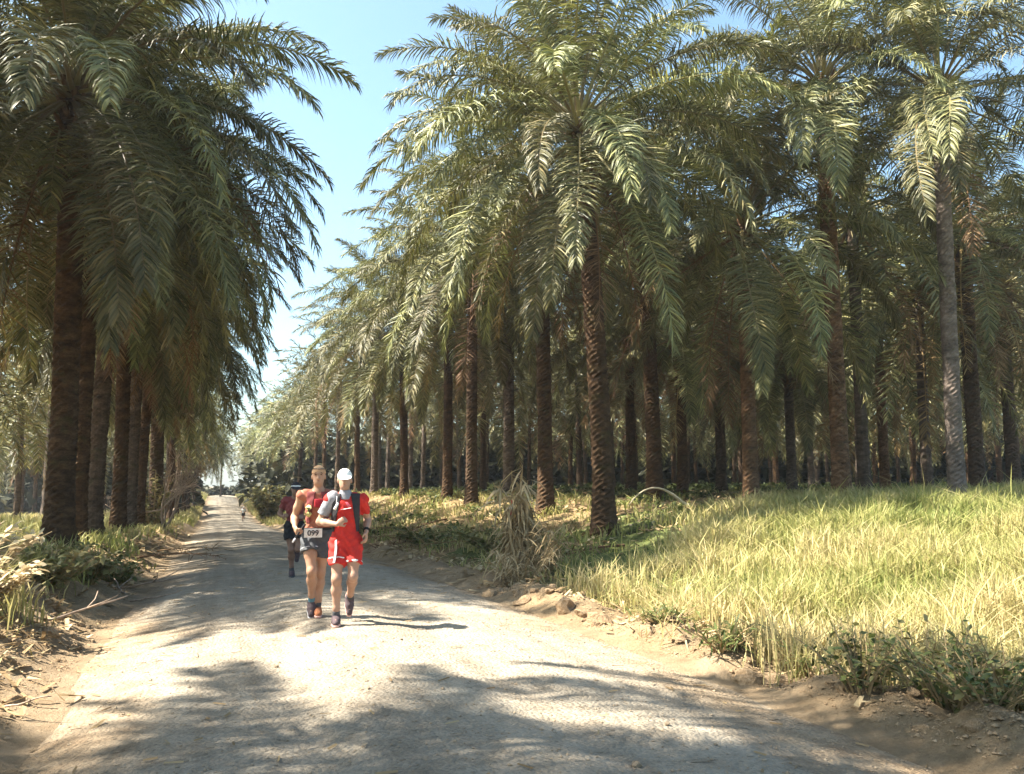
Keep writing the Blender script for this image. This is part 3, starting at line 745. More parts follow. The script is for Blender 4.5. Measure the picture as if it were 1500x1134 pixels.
# bare shrub on the left
def bare_shrub(x, y, hgt, label, seed):
    r = np.random.default_rng(seed); root = empty('bare_shrub', (x, y, tz(x, y))); tag(root, label, 'shrub')
    br = MB(); tr = MB()
    def grow(p, d, L, rad, lev, mb):
        pts = [p]
        for i in range(4):
            d = d + r.normal(0, .10, 3) + np.array([0, 0, .04]); d /= np.linalg.norm(d); pts.append(pts[-1] + d * L / 4)
        mb.tube(pts, np.linspace(rad, rad * .6, 5), 5 if lev < 2 else 4, .5)
        if lev >= 4: return
        for k in range(3 if lev < 3 else 2):
            nd = d + r.normal(0, .42, 3) + np.array([.10, 0, .08]); nd /= np.linalg.norm(nd)
            grow(pts[int(r.integers(2, 5))], nd, L * r.uniform(.62, .85), rad * .58, lev + 1, br)
    for a in np.linspace(0, 6.28, 4)[:3]:
        grow(np.array([0, 0, -.1]), np.array([.45 * math.cos(a) + .25, .4 * math.sin(a), 1.0]), hgt * .36, .085, 0, tr)
    link('trunk', tr.mesh('trunk', M['twig'], True), root); o = link('twigs', br.mesh('twigs', M['twig'], True), root); o['kind'] = 'stuff'
bare_shrub(-2.5, 49.0, 4.6, 'leafless pinkish-grey shrub with forked twigs left of the road', 31)

# ------------------------------------------------------------------ fallen fronds, sticks, clods, stones
def fallen(name, me, x, y, az, label, group=None, scl=1.0, lift=.06, roll=0.0, pitch=None):
    L = 2.5
    if pitch is None:
        dz = tz(x + math.cos(az) * L, y + math.sin(az) * L) - tz(x, y); pitch = -math.atan2(dz, L)
    o = link(name, me, None, (x, y, tz(x, y) + lift), (roll, pitch, az), scl); return tag(o, label, 'fallen frond', group)
FALL = []
for k in range(3):
    b, mm = frond_mesh('f', 8, 16 + 8 * k, 4.6, 40, 800 + k, None, lw=.04, sag=.5, curl=(-18, 14, 4)[k], ragged=.3, lmax=.7)
    FALL.append(b.mesh('fallen_frond', [M['dead'], M['dead']]))
for i, (x, y, az) in enumerate([(6.6, 24.5, 2.9), (7.4, 26.4, 2.6), (6.2, 28.5, 3.0), (7.8, 29.8, 2.8), (6.0, 32.4, 2.7), (7.6, 33.5, 3.1), (6.4, 36.6, 2.9), (7.2, 20.6, 3.3), (8.2, 18.9, 3.0)]):
    fallen('fallen_frond', FALL[i % 3], x + 1.2, y, az + .5, 'dry cut frond lying down the slope of the right bank', 'cut fronds on the right bank', .8)
for i, (x, y, az, lab) in enumerate([(-3.3, 17.6, 3.5, 'dead frond heaped at the foot of the thick palm, topmost of the pile'), (-4.0, 17.9, 3.2, 'dead frond at the bottom of the pile by the left border'), (-3.9, 19.0, 2.9, 'dead frond behind the pile left of the thick palm'), (-1.8, 25.0, -.6, 'dead frond reaching from the left palms to the road edge'), (-1.7, 30.0, -.4, 'brown dead frond beside the road by the fourth left palm')]):
    fallen('fallen_frond', FALL[i % 3], x, y, az, lab, 'dead frond pile on the left bank' if i < 3 else None, .62)
# the pale curved stalk in front of the grove
b = MB(); t = np.linspace(0, 1, 14)
b.tube(np.stack([2.1 * t - .6, .2 * t, .62 * np.sin(np.clip(t * 1.15, 0, 1) * 3.14) ** .8 * (1 - .25 * t)], 1), np.interp(t, [0, .6, 1], [.03, .07, .13]), 6, .9, 0, True, .5)
M['pale'] = mat_var('bleached_stalk', [(0.3, (.42, .34, .22)), (.7, (.62, .54, .40))], 12)
st = link('fallen_stalk', b.mesh('fallen_stalk', M['pale'], True), None, (12.9, 24.2, tz(12.9, 24.2) + .08), (0, 0, -.25)); tag(st, 'bleached curved frond stalk arching above the bank before the grove', 'fallen frond')

def stick(name, x, y, az, L, rad, label, fork=True, seed=0, group=None):
    r = np.random.default_rng(seed); b = MB()
    p = np.cumsum(np.concatenate([[[0, 0, 0]], np.stack([np.full(6, L / 6), r.normal(0, L * .02, 6), r.normal(.01, L * .015, 6)], 1)]), 0)
    b.tube(p, np.linspace(rad, rad * .5, 7), 5)
    if fork:
        for s in (-1, 1): b.tube([p[3], p[3] + [L * .16, s * L * .15, L * .06], p[3] + [L * .26, s * L * .30, L * .13]], [rad * .7, rad * .5, rad * .3], 5)
    o = link(name, b.mesh(name, M['twig'], True), None, (x, y, tz(x, y) + .04), (0, -.12, az)); return tag(o, label, 'stick', group)
stick('dry_stick', -1.85, 11.6, .5, 1.0, .016, 'pale forked stick lying on the left bank slope', True, 1)
stick('dry_stick', -1.55, 17.4, -.5, 1.3, .02, 'pale branching stick beside the left road edge near the thick palm', True, 2)
stick('dry_stick', -1.40, 16.4, 1.9, .9, .018, 'short pale stick crossing the branching one on the left road edge', True, 3)
stick('dry_stick', -1.25, 15.6, -.2, .8, .018, 'bent stick lying on the gravel below the branching one', False, 4)
stick('dry_stick', -1.5, 7.9, -.7, .5, .010, 'thin stick on the crumbled lower left bank', False, 5)

M['soil'] = mat_var('crumbled_soil', [(0.3, (.19, .125, .07)), (.55, (.31, .22, .135)), (.75, (.40, .30, .20))], 5, .95, .1, .8, .04)
def rock_mesh(seed, flat=.7, name='soil_clod'):
    r = np.random.default_rng(seed)
    import bmesh
    bm = bmesh.new(); bmesh.ops.create_icosphere(bm, subdivisions=2, radius=1.0)
    ax = r.uniform(.7, 1.3, 3); ax[2] *= flat; o = r.uniform(0, 40)
    for v in bm.verts:
        c = np.array(v.co); k = 1 + .7 * float(vnoise(np.array([c[0] * 1.7 + o]), np.array([c[1] * 1.7 + c[2] * 2.3]), seed)[0]) + .35 * float(vnoise(np.array([c[0] * 4 + o]), np.array([c[1] * 4 + c[2] * 5]), seed + 1)[0])
        v.co = Vector(c * k * ax)
    me = bpy.data.meshes.new(name); bm.to_mesh(me); bm.free(); me.materials.append(M['soil'] if 'clod' in name else M['stone']); return me
ROCK = [rock_mesh(600 + k) for k in range(6)]
STONE = [rock_mesh(620 + k, .6, 'road_stone') for k in range(6)]
r = random.Random(77)
for i in range(46):                                  # clods of scraped earth along the right edge
    y = r.uniform(4.2, 15.5); x = RX1 + .12 + abs(r.gauss(0, .30)) - .02 * max(0, y - 8) + .1
    s = r.choice([.04, .05, .06, .08, .11]); o = link('soil_clod', ROCK[i % 6], None, (x, y, tz(x, y) + s * .05), (r.uniform(-.4, .4), r.uniform(-.4, .4), r.uniform(0, 6)), (s, s, s))
    tag(o, 'dry earth clod in the scraped ridge along the right road edge', 'clod', 'earth clods along the right road edge')
for i in range(34):
    y = r.uniform(5.5, 13.0); x = RX0 - .1 - abs(r.gauss(0, .45)); s = r.choice([.03, .04, .06, .08])
    o = link('soil_clod', ROCK[i % 6], None, (x, y, tz(x, y) + s * .05), (r.uniform(-.4, .4), r.uniform(-.4, .4), r.uniform(0, 6)), s)
    tag(o, 'crumbled earth clod on the left bank slope', 'clod', 'earth clods on the left bank')
for x, y, s, lab in [(4.75, 11.4, .18, 'largest pale boulder of earth at the right road edge below the dry stalks'), (5.0, 10.8, .17, 'rounded clod right of the largest earth boulder'), (4.75, 7.0, .16, 'brown clod under the dark tuft on the right edge'), (4.65, 12.9, .15, 'pale clod behind the largest earth boulder'), (4.55, 14.3, .14, 'farthest large clod at the right edge, beneath the straw')]:
    tag(link('soil_clod', ROCK[int(s * 100) % 6], None, (x, y, tz(x, y) + s * .05), (.2, .1, x * 9), s), lab, 'clod')
for x, y, s, lab in [(-.35, 5.0, .034, 'stone on the gravel in the lower left, with a small shadow'), (.6, 8.4, .026, 'dark stone on the bright gravel left of the runners'), (2.35, 4.6, .030, 'stone on the shaded gravel near the bottom centre'), (1.2, 6.9, .022, 'small stone at the edge of the foreground shadow'), (3.0, 5.4, .026, 'flat stone on the shaded gravel right of centre'), (1.9, 9.0, .02, 'small stone on the bright gravel right of the runners')]:
    tag(link('road_stone', STONE[int(s * 1000) % 6], None, (x, y, float(road_surface(np.array([x]), np.array([y]))[0]) + s * .4), (0, 0, x * 7), s), lab, 'stone')
# gravel grains and crumbs
def grains(name, x, y, s, z, mat, seed):
    r = np.random.default_rng(seed); n = len(x)
    base = np.array([[1, 0, 0], [0, 1, 0], [-1, 0, 0], [0, -1, 0], [0, 0, .8], [0, 0, -.8]])
    v = base[None] * s[:, None, None] * r.uniform(.6, 1.3, (n, 6, 1)) * np.array([1, 1, .75])
    a = r.uniform(0, 6.28, n); c, q = np.cos(a)[:, None], np.sin(a)[:, None]
    v = np.stack([v[..., 0] * c - v[..., 1] * q, v[..., 0] * q + v[..., 1] * c, v[..., 2]], -1) + np.stack([x, y, z], 1)[:, None]
    f = np.array([[0, 1, 4], [1, 2, 4], [2, 3, 4], [3, 0, 4], [1, 0, 5], [2, 1, 5], [3, 2, 5], [0, 3, 5]])
    L = (np.arange(n)[:, None, None] * 6 + f[None]).ravel()
    return np_mesh(name, v.reshape(-1, 3), L, np.full(n * 8, 3), mat)
rg = np.random.default_rng(131)
n = 9000; y = 3.5 + 16 * rg.random(n) ** 1.6; x = rg.uniform(RX0, RX1, n); s = np.clip(rg.lognormal(-5.05, .45, n), .003, .022)
tag(link('gravel', grains('gravel', x, y, s, road_surface(x, y) + s * .3, M['stone'], 132)), 'loose gravel grains scattered on the road', kind='stuff')
n = 14000; y = 3.5 + 20 * rg.random(n) ** 1.5; sd = rg.random(n) < .5
x = np.where(sd, RX1 + .05 + np.abs(rg.normal(0, .45, n)), RX0 - .0 - np.abs(rg.normal(0, .55, n))); s = np.clip(rg.lognormal(-4.7, .5, n), .004, .032)
tag(link('rubble', grains('rubble', x, y, s, terrain(x, y) + s * .12, M['soil'], 133)), 'crumbs of dry earth along both road edges', kind='stuff')
n = 900; y = 3.6 + 20 * rg.random(n) ** 1.4; x = rg.uniform(RX0, RX1, n); k = rg.random(n) < .25 + .75 * np.abs((x - 1.65) / 2.9) ** 2; x, y = x[k], y[k]; n = len(x)
a = rg.uniform(0, 6.283, n); ln = rg.uniform(.03, .16, n); wd = rg.uniform(.004, .010, n); z = road_surface(x, y) + .008
ca, sa = np.cos(a) * ln / 2, np.sin(a) * ln / 2; wa, wb = -np.sin(a) * wd, np.cos(a) * wd
v = np.stack([np.stack([x - ca - wa, y - sa - wb, z], 1), np.stack([x - ca + wa, y - sa + wb, z + .006], 1), np.stack([x + ca + wa, y + sa + wb, z + .012], 1), np.stack([x + ca - wa, y + sa - wb, z + .004], 1)], 1).reshape(-1, 3)
tag(link('leaf_litter', np_mesh('leaf_litter', v, np.arange(4 * n), np.full(n, 4), M['straw'], np.repeat(rg.uniform(0, .7, n), 4))), 'scraps of dry palm leaflet dropped on the gravel', kind='stuff')
#PEOPLE
# ------------------------------------------------------------------ people
def surface_nets(F, org, hs):
    s = F < 0
    c = [F[i:F.shape[0] - 1 + i, j:F.shape[1] - 1 + j, k:F.shape[2] - 1 + k] for i in (0, 1) for j in (0, 1) for k in (0, 1)]
    cnt = sum((a < 0).astype(np.int8) for a in c)
    act = (cnt > 0) & (cnt < 8)
    ijk = np.argwhere(act); V = np.stack([a[act] for a in c], 1)
    co = np.array([(i, j, k) for i in (0, 1) for j in (0, 1) for k in (0, 1)], float)
    acc = np.zeros((len(ijk), 3)); num = np.zeros(len(ijk))
    for a in range(8):
        for b in range(a + 1, 8):
            if abs(co[a] - co[b]).sum() != 1: continue
            x = (V[:, a] < 0) != (V[:, b] < 0)
            t = np.where(x, V[:, a] / np.where(x, V[:, a] - V[:, b], 1), 0)
            acc += np.where(x[:, None], co[a] + t[:, None] * (co[b] - co[a]), 0); num += x
    v = org + (ijk + acc / num[:, None]) * hs
    idx = np.full(act.shape, -1); idx[act] = np.arange(len(ijk))
    quads = []
    for ax in range(3):
        o = [(1, 2), (2, 0), (0, 1)][ax]
        A = np.take(s, range(0, s.shape[ax] - 1), ax); B = np.take(s, range(1, s.shape[ax]), ax)
        e = np.argwhere(A != B)
        e = e[(e[:, o[0]] > 0) & (e[:, o[1]] > 0) & (e[:, o[0]] < s.shape[o[0]] - 1) & (e[:, o[1]] < s.shape[o[1]] - 1)]
        ins = s[e[:, 0], e[:, 1], e[:, 2]]
        def cell(du, dv):
            q = e.copy(); q[:, o[0]] += du; q[:, o[1]] += dv; return idx[q[:, 0], q[:, 1], q[:, 2]]
        Q = np.stack([cell(-1, -1), cell(0, -1), cell(0, 0), cell(-1, 0)], 1)
        quads.append(np.where(ins[:, None], Q, Q[:, ::-1]))
    q = np.concatenate(quads); q = q[(q >= 0).all(1)]
    return v, q

V3 = lambda *a: np.array(a, float)
class Field:
    """signed-distance body: primitives blended with a smooth minimum on a grid"""
    def __init__(s, lo, hi, hs):
        s.lo = np.array(lo, float); s.hs = hs
        s.shape = np.ceil((np.array(hi) - s.lo) / hs).astype(int) + 1
        s.F = np.full(s.shape, 1.0)
    def sub(s, lo, hi):
        a = np.clip(np.floor((lo - s.lo) / s.hs).astype(int), 0, s.shape - 1); b = np.clip(np.ceil((hi - s.lo) / s.hs).astype(int) + 1, 1, s.shape)
        if (b <= a).any(): return None, None
        g = np.meshgrid(*[s.lo[k] + s.hs * np.arange(a[k], b[k]) for k in range(3)], indexing='ij')
        return (slice(a[0], b[0]), slice(a[1], b[1]), slice(a[2], b[2])), np.stack(g, -1)
    def put(s, prim, k=0.02, infl=0.0, clip=None):
        kind = prim[0]
        if kind == 'cone':
            _, a, r0, b, r1 = prim; R0 = max(r0, r1) + infl + .06
            sl_, P = s.sub(np.minimum(a, b) - R0, np.maximum(a, b) + R0)
            if sl_ is None: return
            ba = b - a; t = np.clip(((P - a) @ ba) / (ba @ ba), 0, 1)
            d = np.linalg.norm(P - a - t[..., None] * ba, axis=-1) - (r0 + (r1 - r0) * t) - infl
        else:
            _, c, rad, rot = prim; rad = rad + infl; R0 = rad.max() + .06
            sl_, P = s.sub(c - R0, c + R0)
            if sl_ is None: return
            q = (P - c) @ rot if rot is not None else P - c
            k0 = np.linalg.norm(q / rad, axis=-1); k1 = np.linalg.norm(q / rad ** 2, axis=-1)
            d = k0 * (k0 - 1) / np.maximum(k1, 1e-6)
        if clip is not None: d = np.maximum(d, clip(P))
        A = s.F[sl_]; h = np.clip(k - np.abs(A - d), 0, None) / k
        s.F[sl_] = np.minimum(A, d) - h * h * k * .25
    def grid(s):
        g = np.meshgrid(*[s.lo[k] + s.hs * np.arange(s.shape[k]) for k in range(3)], indexing='ij'); return np.stack(g, -1)
    def mesh(s, name, mat):
        v, q = surface_nets(s.F, s.lo, s.hs)
        return np_mesh(name, v, q.ravel(), np.full(len(q), 4), mat, None, True)
def C(a, r0, b, r1): return ('cone', np.array(a, float), r0, np.array(b, float), r1)
def EL(c, rad, rot=None): return ('ell', np.array(c, float), np.array(rad, float), rot)
def unit(v): v = np.asarray(v, float); return v / np.linalg.norm(v)

def hand_prims(W, d, palm, curl):
    """palm, four fingers and a thumb; W wrist, d direction of the hand, palm = palm normal"""
    d = unit(d); n = unit(palm - d * np.dot(palm, d)); s = np.cross(d, n); out = []
    out.append(EL(W + d * .045, (.040, .050, .017), np.stack([s, d, n], 1)))
    for i, (o, L) in enumerate([(-.030, .070), (-.010, .080), (.010, .076), (.029, .060)]):
        a = W + d * .082 + s * o; k = curl
        b = a + unit(d * math.cos(k) + n * math.sin(k)) * L * .5
        c = b + unit(d * math.cos(2.1 * k) + n * math.sin(2.1 * k)) * L * .5
        out += [C(a, .0095, b, .0088), C(b, .0088, c, .0075)]
    a = W + d * .022 - s * .030; b = a + unit(d * .7 - s * .8 + n * .4) * .040; c = b + unit(d * .9 + n * .6 + s * .2) * .032
    out += [C(a, .013, b, .010), C(b, .010, c, .008)]
    return out

class Runner:
    def __init__(s, label, x, y, rz, sc, J, skin, hs=.0075):
        s.J = {k: np.array(v, float) for k, v in J.items()}; s.hs = hs
        zr = float(road_surface(np.array([x]), np.array([y]))[0])
        s.root = empty('person', (x, y, zr)); s.root.rotation_euler = (0, 0, rz); s.root.scale = (sc, sc, sc)
        tag(s.root, label, 'person')
        J = s.J; hip = J['hip']; ch = J['chest']; nk = J['neck']; hd = J['head']
        s.torso = [EL(ch, (.152, .105, .175)), EL((ch + hip) / 2 + V3(0, 0, -.01), (.128, .094, .17)), EL(hip, (.150, .108, .115))]
        for k in ('l', 'r'):
            s.torso.append(C(nk * .75 + J['sh_' + k] * .25 + V3(0, 0, -.02), .056, J['sh_' + k], .056))
        s.torso.append(C(ch + V3(0, .01, .1), .09, nk + V3(0, 0, -.02), .058))
        s.neck = [C(nk, .056, hd + V3(0, .015, -.06), .052)]
        s.headp = [EL(hd + V3(0, .012, .022), (.074, .092, .098)), EL(hd + V3(0, -.028, -.05), (.056, .062, .066)), EL(hd + V3(0, -.05, -.085), (.032, .035, .028)),
                   C(hd + V3(0, -.082, .012), .010, hd + V3(0, -.104, -.026), .014), EL(hd + V3(0, -.073, .032), (.050, .018, .012))]
        s.ears = [EL(hd + V3(sx * .076, .012, -.012), (.011, .022, .032)) for sx in (-1, 1)]
        s.arm = {}; s.leg = {}; s.feet = {}
        for k in ('l', 'r'):
            S, E, W = J['sh_' + k], J['el_' + k], J['wr_' + k]
            s.arm[k] = [C(S, .052, S * .45 + E * .55, .044), C(S * .45 + E * .55, .044, E, .038), C(E, .038, E * .65 + W * .35, .039), C(E * .65 + W * .35, .039, W, .025)]
            s.arm[k] += hand_prims(W, J['hd_' + k], J['pn_' + k], float(J.get('curl_' + k, .55)))
            H, K, A = J['hip_' + k], J['kn_' + k], J['an_' + k]
            back = unit(np.cross(unit(A - K), V3(1, 0, 0))); back = back if back[1] > 0 else -back
            cm = K * .68 + A * .32 + back * .018
            s.leg[k] = [C(H, .088, H * .5 + K * .5 + V3(0, -.012, 0), .074), C(H * .5 + K * .5 + V3(0, -.012, 0), .074, K, .050), EL(K + V3(0, -.012, 0), (.046, .046, .056)),
                        C(K, .047, cm, .056), C(cm, .056, A * .8 + K * .2, .036), C(A * .8 + K * .2, .036, A, .034)]
            t = unit(J['ft_' + k]); u = unit(-(A * 1.0 - K)); u = u - t * np.dot(u, t); u = -unit(u) if np.dot(u, K - A) < 0 else unit(u)
            s.feet[k] = (A, t, u)
            s.leg[k].append(C(A - u * .03 - t * .02, .034, A - u * .045 + t * .13, .026))
        s.lo = V3(-.52, -.55, -.06); s.hi = V3(.52, .55, 1.95)
        F = s.F()
        for p in s.torso: F.put(p, .05)
        for p in s.neck: F.put(p, .04)
        for p in s.headp: F.put(p, .03)
        for p in s.ears: F.put(p, .008)
        for k in ('l', 'r'):
            for i, p in enumerate(s.arm[k]): F.put(p, .035 if i < 4 else .010)
            for p in s.leg[k]: F.put(p, .035)
        s.body = link('body', F.mesh('body', skin), s.root)
        for sx in (-1, 1):
            b = MB(); c = hd + V3(sx * .030, -.083, .012)
            b.tube([c + V3(-.017, .003, 0), c + V3(0, -.004, .006), c + V3(.017, .003, 0)], [.003, .009, .003], 6, flat=.8)
            link('eye', b.mesh('eye', M['eye'], True), s.root)
            b = MB(); b.tube([c + V3(-.02, .004, .020), c + V3(0, -.006, .026), c + V3(.02, .006, .020)], [.003, .006, .003], 5)
            link('eyebrow', b.mesh('eyebrow', M['hair'], True), s.root)
        b = MB(); c = hd + V3(0, -.090, -.058); b.tube([c + V3(-.024, .012, 0), c + V3(0, -.002, .002), c + V3(.024, .012, 0)], [.003, .008, .003], 6, flat=.8)
        link('mouth', b.mesh('mouth', M['lips'], True), s.root)
    def F(s, lo=None, hi=None, hs=None): return Field(s.lo if lo is None else lo, s.hi if hi is None else hi, hs or s.hs)
    def wear(s, name, mat, fill, lo=None, hi=None, hs=None, label=None, parent=None, wrinkle=0.0, mask=None):
        F = s.F(lo, hi, hs); fill(F)
        if wrinkle or mask:
            P = F.grid()
            if wrinkle: F.F += wrinkle * (np.sin(P[..., 2] * 70 + 14 * P[..., 0] + 3 * np.sin(P[..., 0] * 31)) * .5 + np.sin(P[..., 0] * 55 + P[..., 2] * 38) * .5)
            if mask: F.F = np.maximum(F.F, mask(P))
        o = link(name, F.mesh(name, mat), parent or s.root)
        if label: o['label'] = label
        return o
    def shoe(s, k, mat, sole, sock, sockh=.06):
        A, t, u = s.feet[k]; c = A - u * .05
        def up(F):
            F.put(C(A - u * .040 - t * .035, .040, A - u * .052 + t * .075, .045), .02); F.put(C(A - u * .052 + t * .075, .045, A - u * .062 + t * .160, .034), .03); F.put(C(A - u * .01 - t * .012, .046, A - u * .045 + t * .02, .045), .03)
        lo, hi = A - .27, A + .27
        o = s.wear('shoe', mat, up, lo, hi, .006, mask=lambda P: np.maximum((-((P - A) @ u)) - .078, ((P - A) @ u) - .022))
        def so(F):
            F.put(C(A - u * .09 - t * .045, .046, A - u * .09 + t * .075, .050), .02); F.put(C(A - u * .09 + t * .075, .050, A - u * .085 + t * .168, .038), .02)
        s.wear('sole', sole, so, lo, hi, .006, parent=o, mask=lambda P: np.maximum((-((P - A) @ u)) - .100, ((P - A) @ u) + .074))
        K = s.J['kn_' + k]
        s.wear('sock', sock, lambda F: F.put(C(A - u * .01, .040, A + (K - A) * .35, .046), .01), lo, hi, .006, mask=lambda P: ((P - A) @ u) - sockh)
    def shorts(s, mat, length, flare=.028, waist=.10, name='shorts', wr=.008):
        def fill(F):
            for p in s.torso[1:3]: F.put(p, .05, .014)
            for k in ('l', 'r'):
                H, K = s.J['hip_' + k], s.J['kn_' + k]; d = unit(K - H); e = H + d * length[k]
                F.put(C(H, .098, e, .082 + flare), .05, .004, clip=lambda P, e=e, d=d: (P - e) @ d)
        return s.wear(name, mat, fill, wrinkle=wr, mask=lambda P: np.minimum(P[..., 2] - s.J['hip'][2] - waist, 9), lo=V3(-.35, -.4, .45), hi=V3(.35, .4, 1.25))
    def hem(s, k, mat, length, w, flare, name='hem_stripe'):
        H, K = s.J['hip_' + k], s.J['kn_' + k]; d = unit(K - H); e = H + d * length
        s.wear(name, mat, lambda F: F.put(C(H, .100, e, .086 + flare), .02, .004), H + d * .1 - .25, e + .2, .006, mask=lambda P: np.maximum((P - e) @ d + .004, -w - .004 - (P - e) @ d))
    def cap(s, mat, brim=True, top=True, label=None):
        hd = s.J['head']
        def f(F):
            F.put(EL(hd + V3(0, .012, .030), (.084, .103, .100)), .01, clip=lambda P: (hd[2] + .030) - P[..., 2] + .25 * (P[..., 1] - hd[1]) * 0)
            if brim: F.put(EL(hd + V3(0, -.120, .026), (.078, .092, .009), rot_x(.30)), .012)
        m = None if top else (lambda P: P[..., 2] - hd[2] - .082)
        return s.wear('cap', mat, f, hd - .25, hd + .25, .0045, label=label, mask=m)
def rot_x(a): c, q = math.cos(a), math.sin(a); return np.array([[1, 0, 0], [0, c, -q], [0, q, c]])

M['eye'] = var2('dark_eye', (.03, .025, .02)); M['hair'] = var2('brown_hair', (.07, .045, .03)); M['lips'] = var2('lips', (.33, .15, .12))
def skinmat(name, a, b): return mat_var(name, [(0.3, a), (0.7, b)], 9, .55, .4, .15, .004)
M['skin1'] = skinmat('fair_skin', (.33, .185, .125), (.42, .25, .175)); M['skin2'] = skinmat('tanned_skin', (.34, .185, .115), (.44, .26, .17)); M['skin3'] = skinmat('brown_skin', (.17, .09, .06), (.24, .13, .09))
for nm, c in {'red': (.50, .030, .024), 'dark_red': (.36, .02, .03), 'orange_red': (.62, .07, .02), 'charcoal': (.035, .032, .036), 'grey_cloth': (.26, .26, .29), 'light_grey_cloth': (.55, .54, .55), 'white_cloth': (.80, .80, .78), 'dark_grey': (.075, .078, .085),
              'maroon': (.19, .045, .045), 'plum_shoe': (.085, .06, .066), 'pink_sole': (.62, .38, .32), 'orange_shoe': (.40, .15, .07), 'blue_sock': (.10, .22, .28), 'rust': (.33, .12, .075), 'tan_cloth': (.50, .30, .17), 'black': (.015, .015, .017), 'yellow': (.62, .55, .22), 'pink_print': (.62, .12, .16), 'bib_ink': (.05, .045, .05)}.items():
    M[nm] = var2(nm, c, .14, 30, rough=.8)

def sides(o): return o
# --- front runner in red
J = dict(hip=(0, .0, .955), chest=(-.012, -.025, 1.275), neck=(-.018, -.03, 1.455), head=(-.030, -.055, 1.630),
         sh_l=(-.195, -.03, 1.405), el_l=(-.300, .03, 1.150), wr_l=(-.100, -.185, 1.130), hd_l=(.75, -.10, .55), pn_l=(.2, .95, -.1), curl_l=.95,
         sh_r=(.170, -.01, 1.400), el_r=(.245, .13, 1.165), wr_r=(.225, -.06, 1.035), hd_r=(.02, -.30, -.9), pn_r=(-.9, .2, -.2), curl_r=.6,
         hip_l=(-.090, -.01, .915), kn_l=(-.095, -.13, .520), an_l=(-.090, -.06, .110), ft_l=(-.03, -1, -.05),
         hip_r=(.090, .0, .915), kn_r=(.085, -.14, .545), an_r=(.060, .20, .275), ft_r=(0, -.38, -.95))
P1 = Runner('person running in red kit and white cap, forearm across the chest, nearest on the road', 1.50, 10.38, R(-8), 1.04, J, M['skin1'])
def shirt(P, mat, hemz, sleeves, name='shirt', infl=.014, wr=.0075, zneck=None, armcut=.16, flare=0):
    def f(F):
        for p in P.torso: F.put(p, .05, infl)
        for k in sleeves:
            S, E = P.J['sh_' + k], P.J['el_' + k]; d = unit(E - S); e = S + d * armcut
            F.put(C(S, .060, e, .056), .04, .006, clip=lambda Q, e=e, d=d: (Q - e) @ d)
    nk = P.J['neck']; zn = zneck if zneck else nk[2] + .05
    return P.wear(name, mat, f, wrinkle=wr, lo=V3(-.42, -.42, .75), hi=V3(.42, .42, 1.6),
                  mask=lambda Q: np.maximum(np.maximum(hemz - Q[..., 2], Q[..., 2] - zn), .085 - np.linalg.norm((Q - (nk + V3(0, -.05, .05))), axis=-1)))
shirt(P1, M['red'], .86, ('r',), armcut=.17)
# grey sleeve on the other arm
S, E = P1.J['sh_l'], P1.J['el_l']; d_ = unit(E - S)
P1.wear('sleeve', M['grey_cloth'], lambda F: F.put(C(S + V3(.04, 0, .012), .082, S + d_ * .19, .060), .02, .006, clip=lambda Q: (Q - (S + d_ * .185)) @ d_), lo=S - .3, hi=S + .25, hs=.006, label='grey sleeve of the other shoulder', wrinkle=.003)
P1.shorts(M['red'], {'l': .26, 'r': .25}, .014, .12)
P1.hem('r', M['white_cloth'], .25, .022, .013); P1.hem('l', M['white_cloth'], .20, .016, .012)
H_, K_ = P1.J['hip_l'], P1.J['kn_l']
P1.wear('side_stripe', M['white_cloth'], lambda F: (F.put(P1.torso[2], .05, .017), F.put(C(H_, .104, H_ + unit(K_ - H_) * .24, .118), .05, .004)), lo=V3(-.3, -.3, .62), hi=V3(.1, .2, 1.0), hs=.006,
        mask=lambda Q: np.maximum(np.maximum(np.abs(Q[..., 0] + .128 - .02 * np.sin(Q[..., 2] * 9)) - .012, Q[..., 1] + .0), np.maximum(.70 - Q[..., 2], Q[..., 2] - .97)))
gait = P1.J['neck']
P1.wear('neck_gaiter', M['grey_cloth'], lambda F: F.put(C(gait + V3(0, -.008, -.030), .088, gait + V3(0, -.02, .045), .064), .02, .004), lo=gait - .2, hi=gait + .2, hs=.006, wrinkle=.006, mask=lambda Q: np.maximum(gait[2] - .05 - Q[..., 2], Q[..., 2] - gait[2] - .055))
def vest(P, mat, infl, z0, z1, xin, xout, name='running_vest'):
    def f(F):
        for p in P.torso: F.put(p, .05, infl)
    cx = P.J['chest'][0]
    def mk(Q):
        ax = np.abs(Q[..., 0] - cx); front = np.maximum(xin + .05 * np.clip((1.30 - Q[..., 2]) / .3, -.6, 1) - ax, -1)
        return np.maximum(np.maximum(z0 - Q[..., 2], Q[..., 2] - z1), np.maximum(np.where(Q[..., 1] < .03, front, -1), ax - xout))
    return P.wear(name, mat, f, lo=V3(-.35, -.3, .9), hi=V3(.35, .35, 1.58), mask=mk, wrinkle=.003)
v1 = vest(P1, M['charcoal'], .024, 1.04, 1.475, .082, .160)
b_ = MB(); c_ = P1.J['chest'] + V3(0, -.138, .03)
b_.tube([c_ + V3(-.055, .012, -.012), c_ + V3(0, .0, -.004), c_ + V3(.06, .012, .006)], [.007, .007, .007], 6, flat=.6)
link('chest_strap', b_.mesh('chest_strap', M['white_cloth']), v1)
b_ = MB(); b_.tube([P1.J['chest'] + V3(-.125, -.135, .02), P1.J['chest'] + V3(-.085, -.15, .09)], [.016, .013], 8); link('flask_tube', b_.mesh('flask_tube', M['white_cloth'], True), v1)
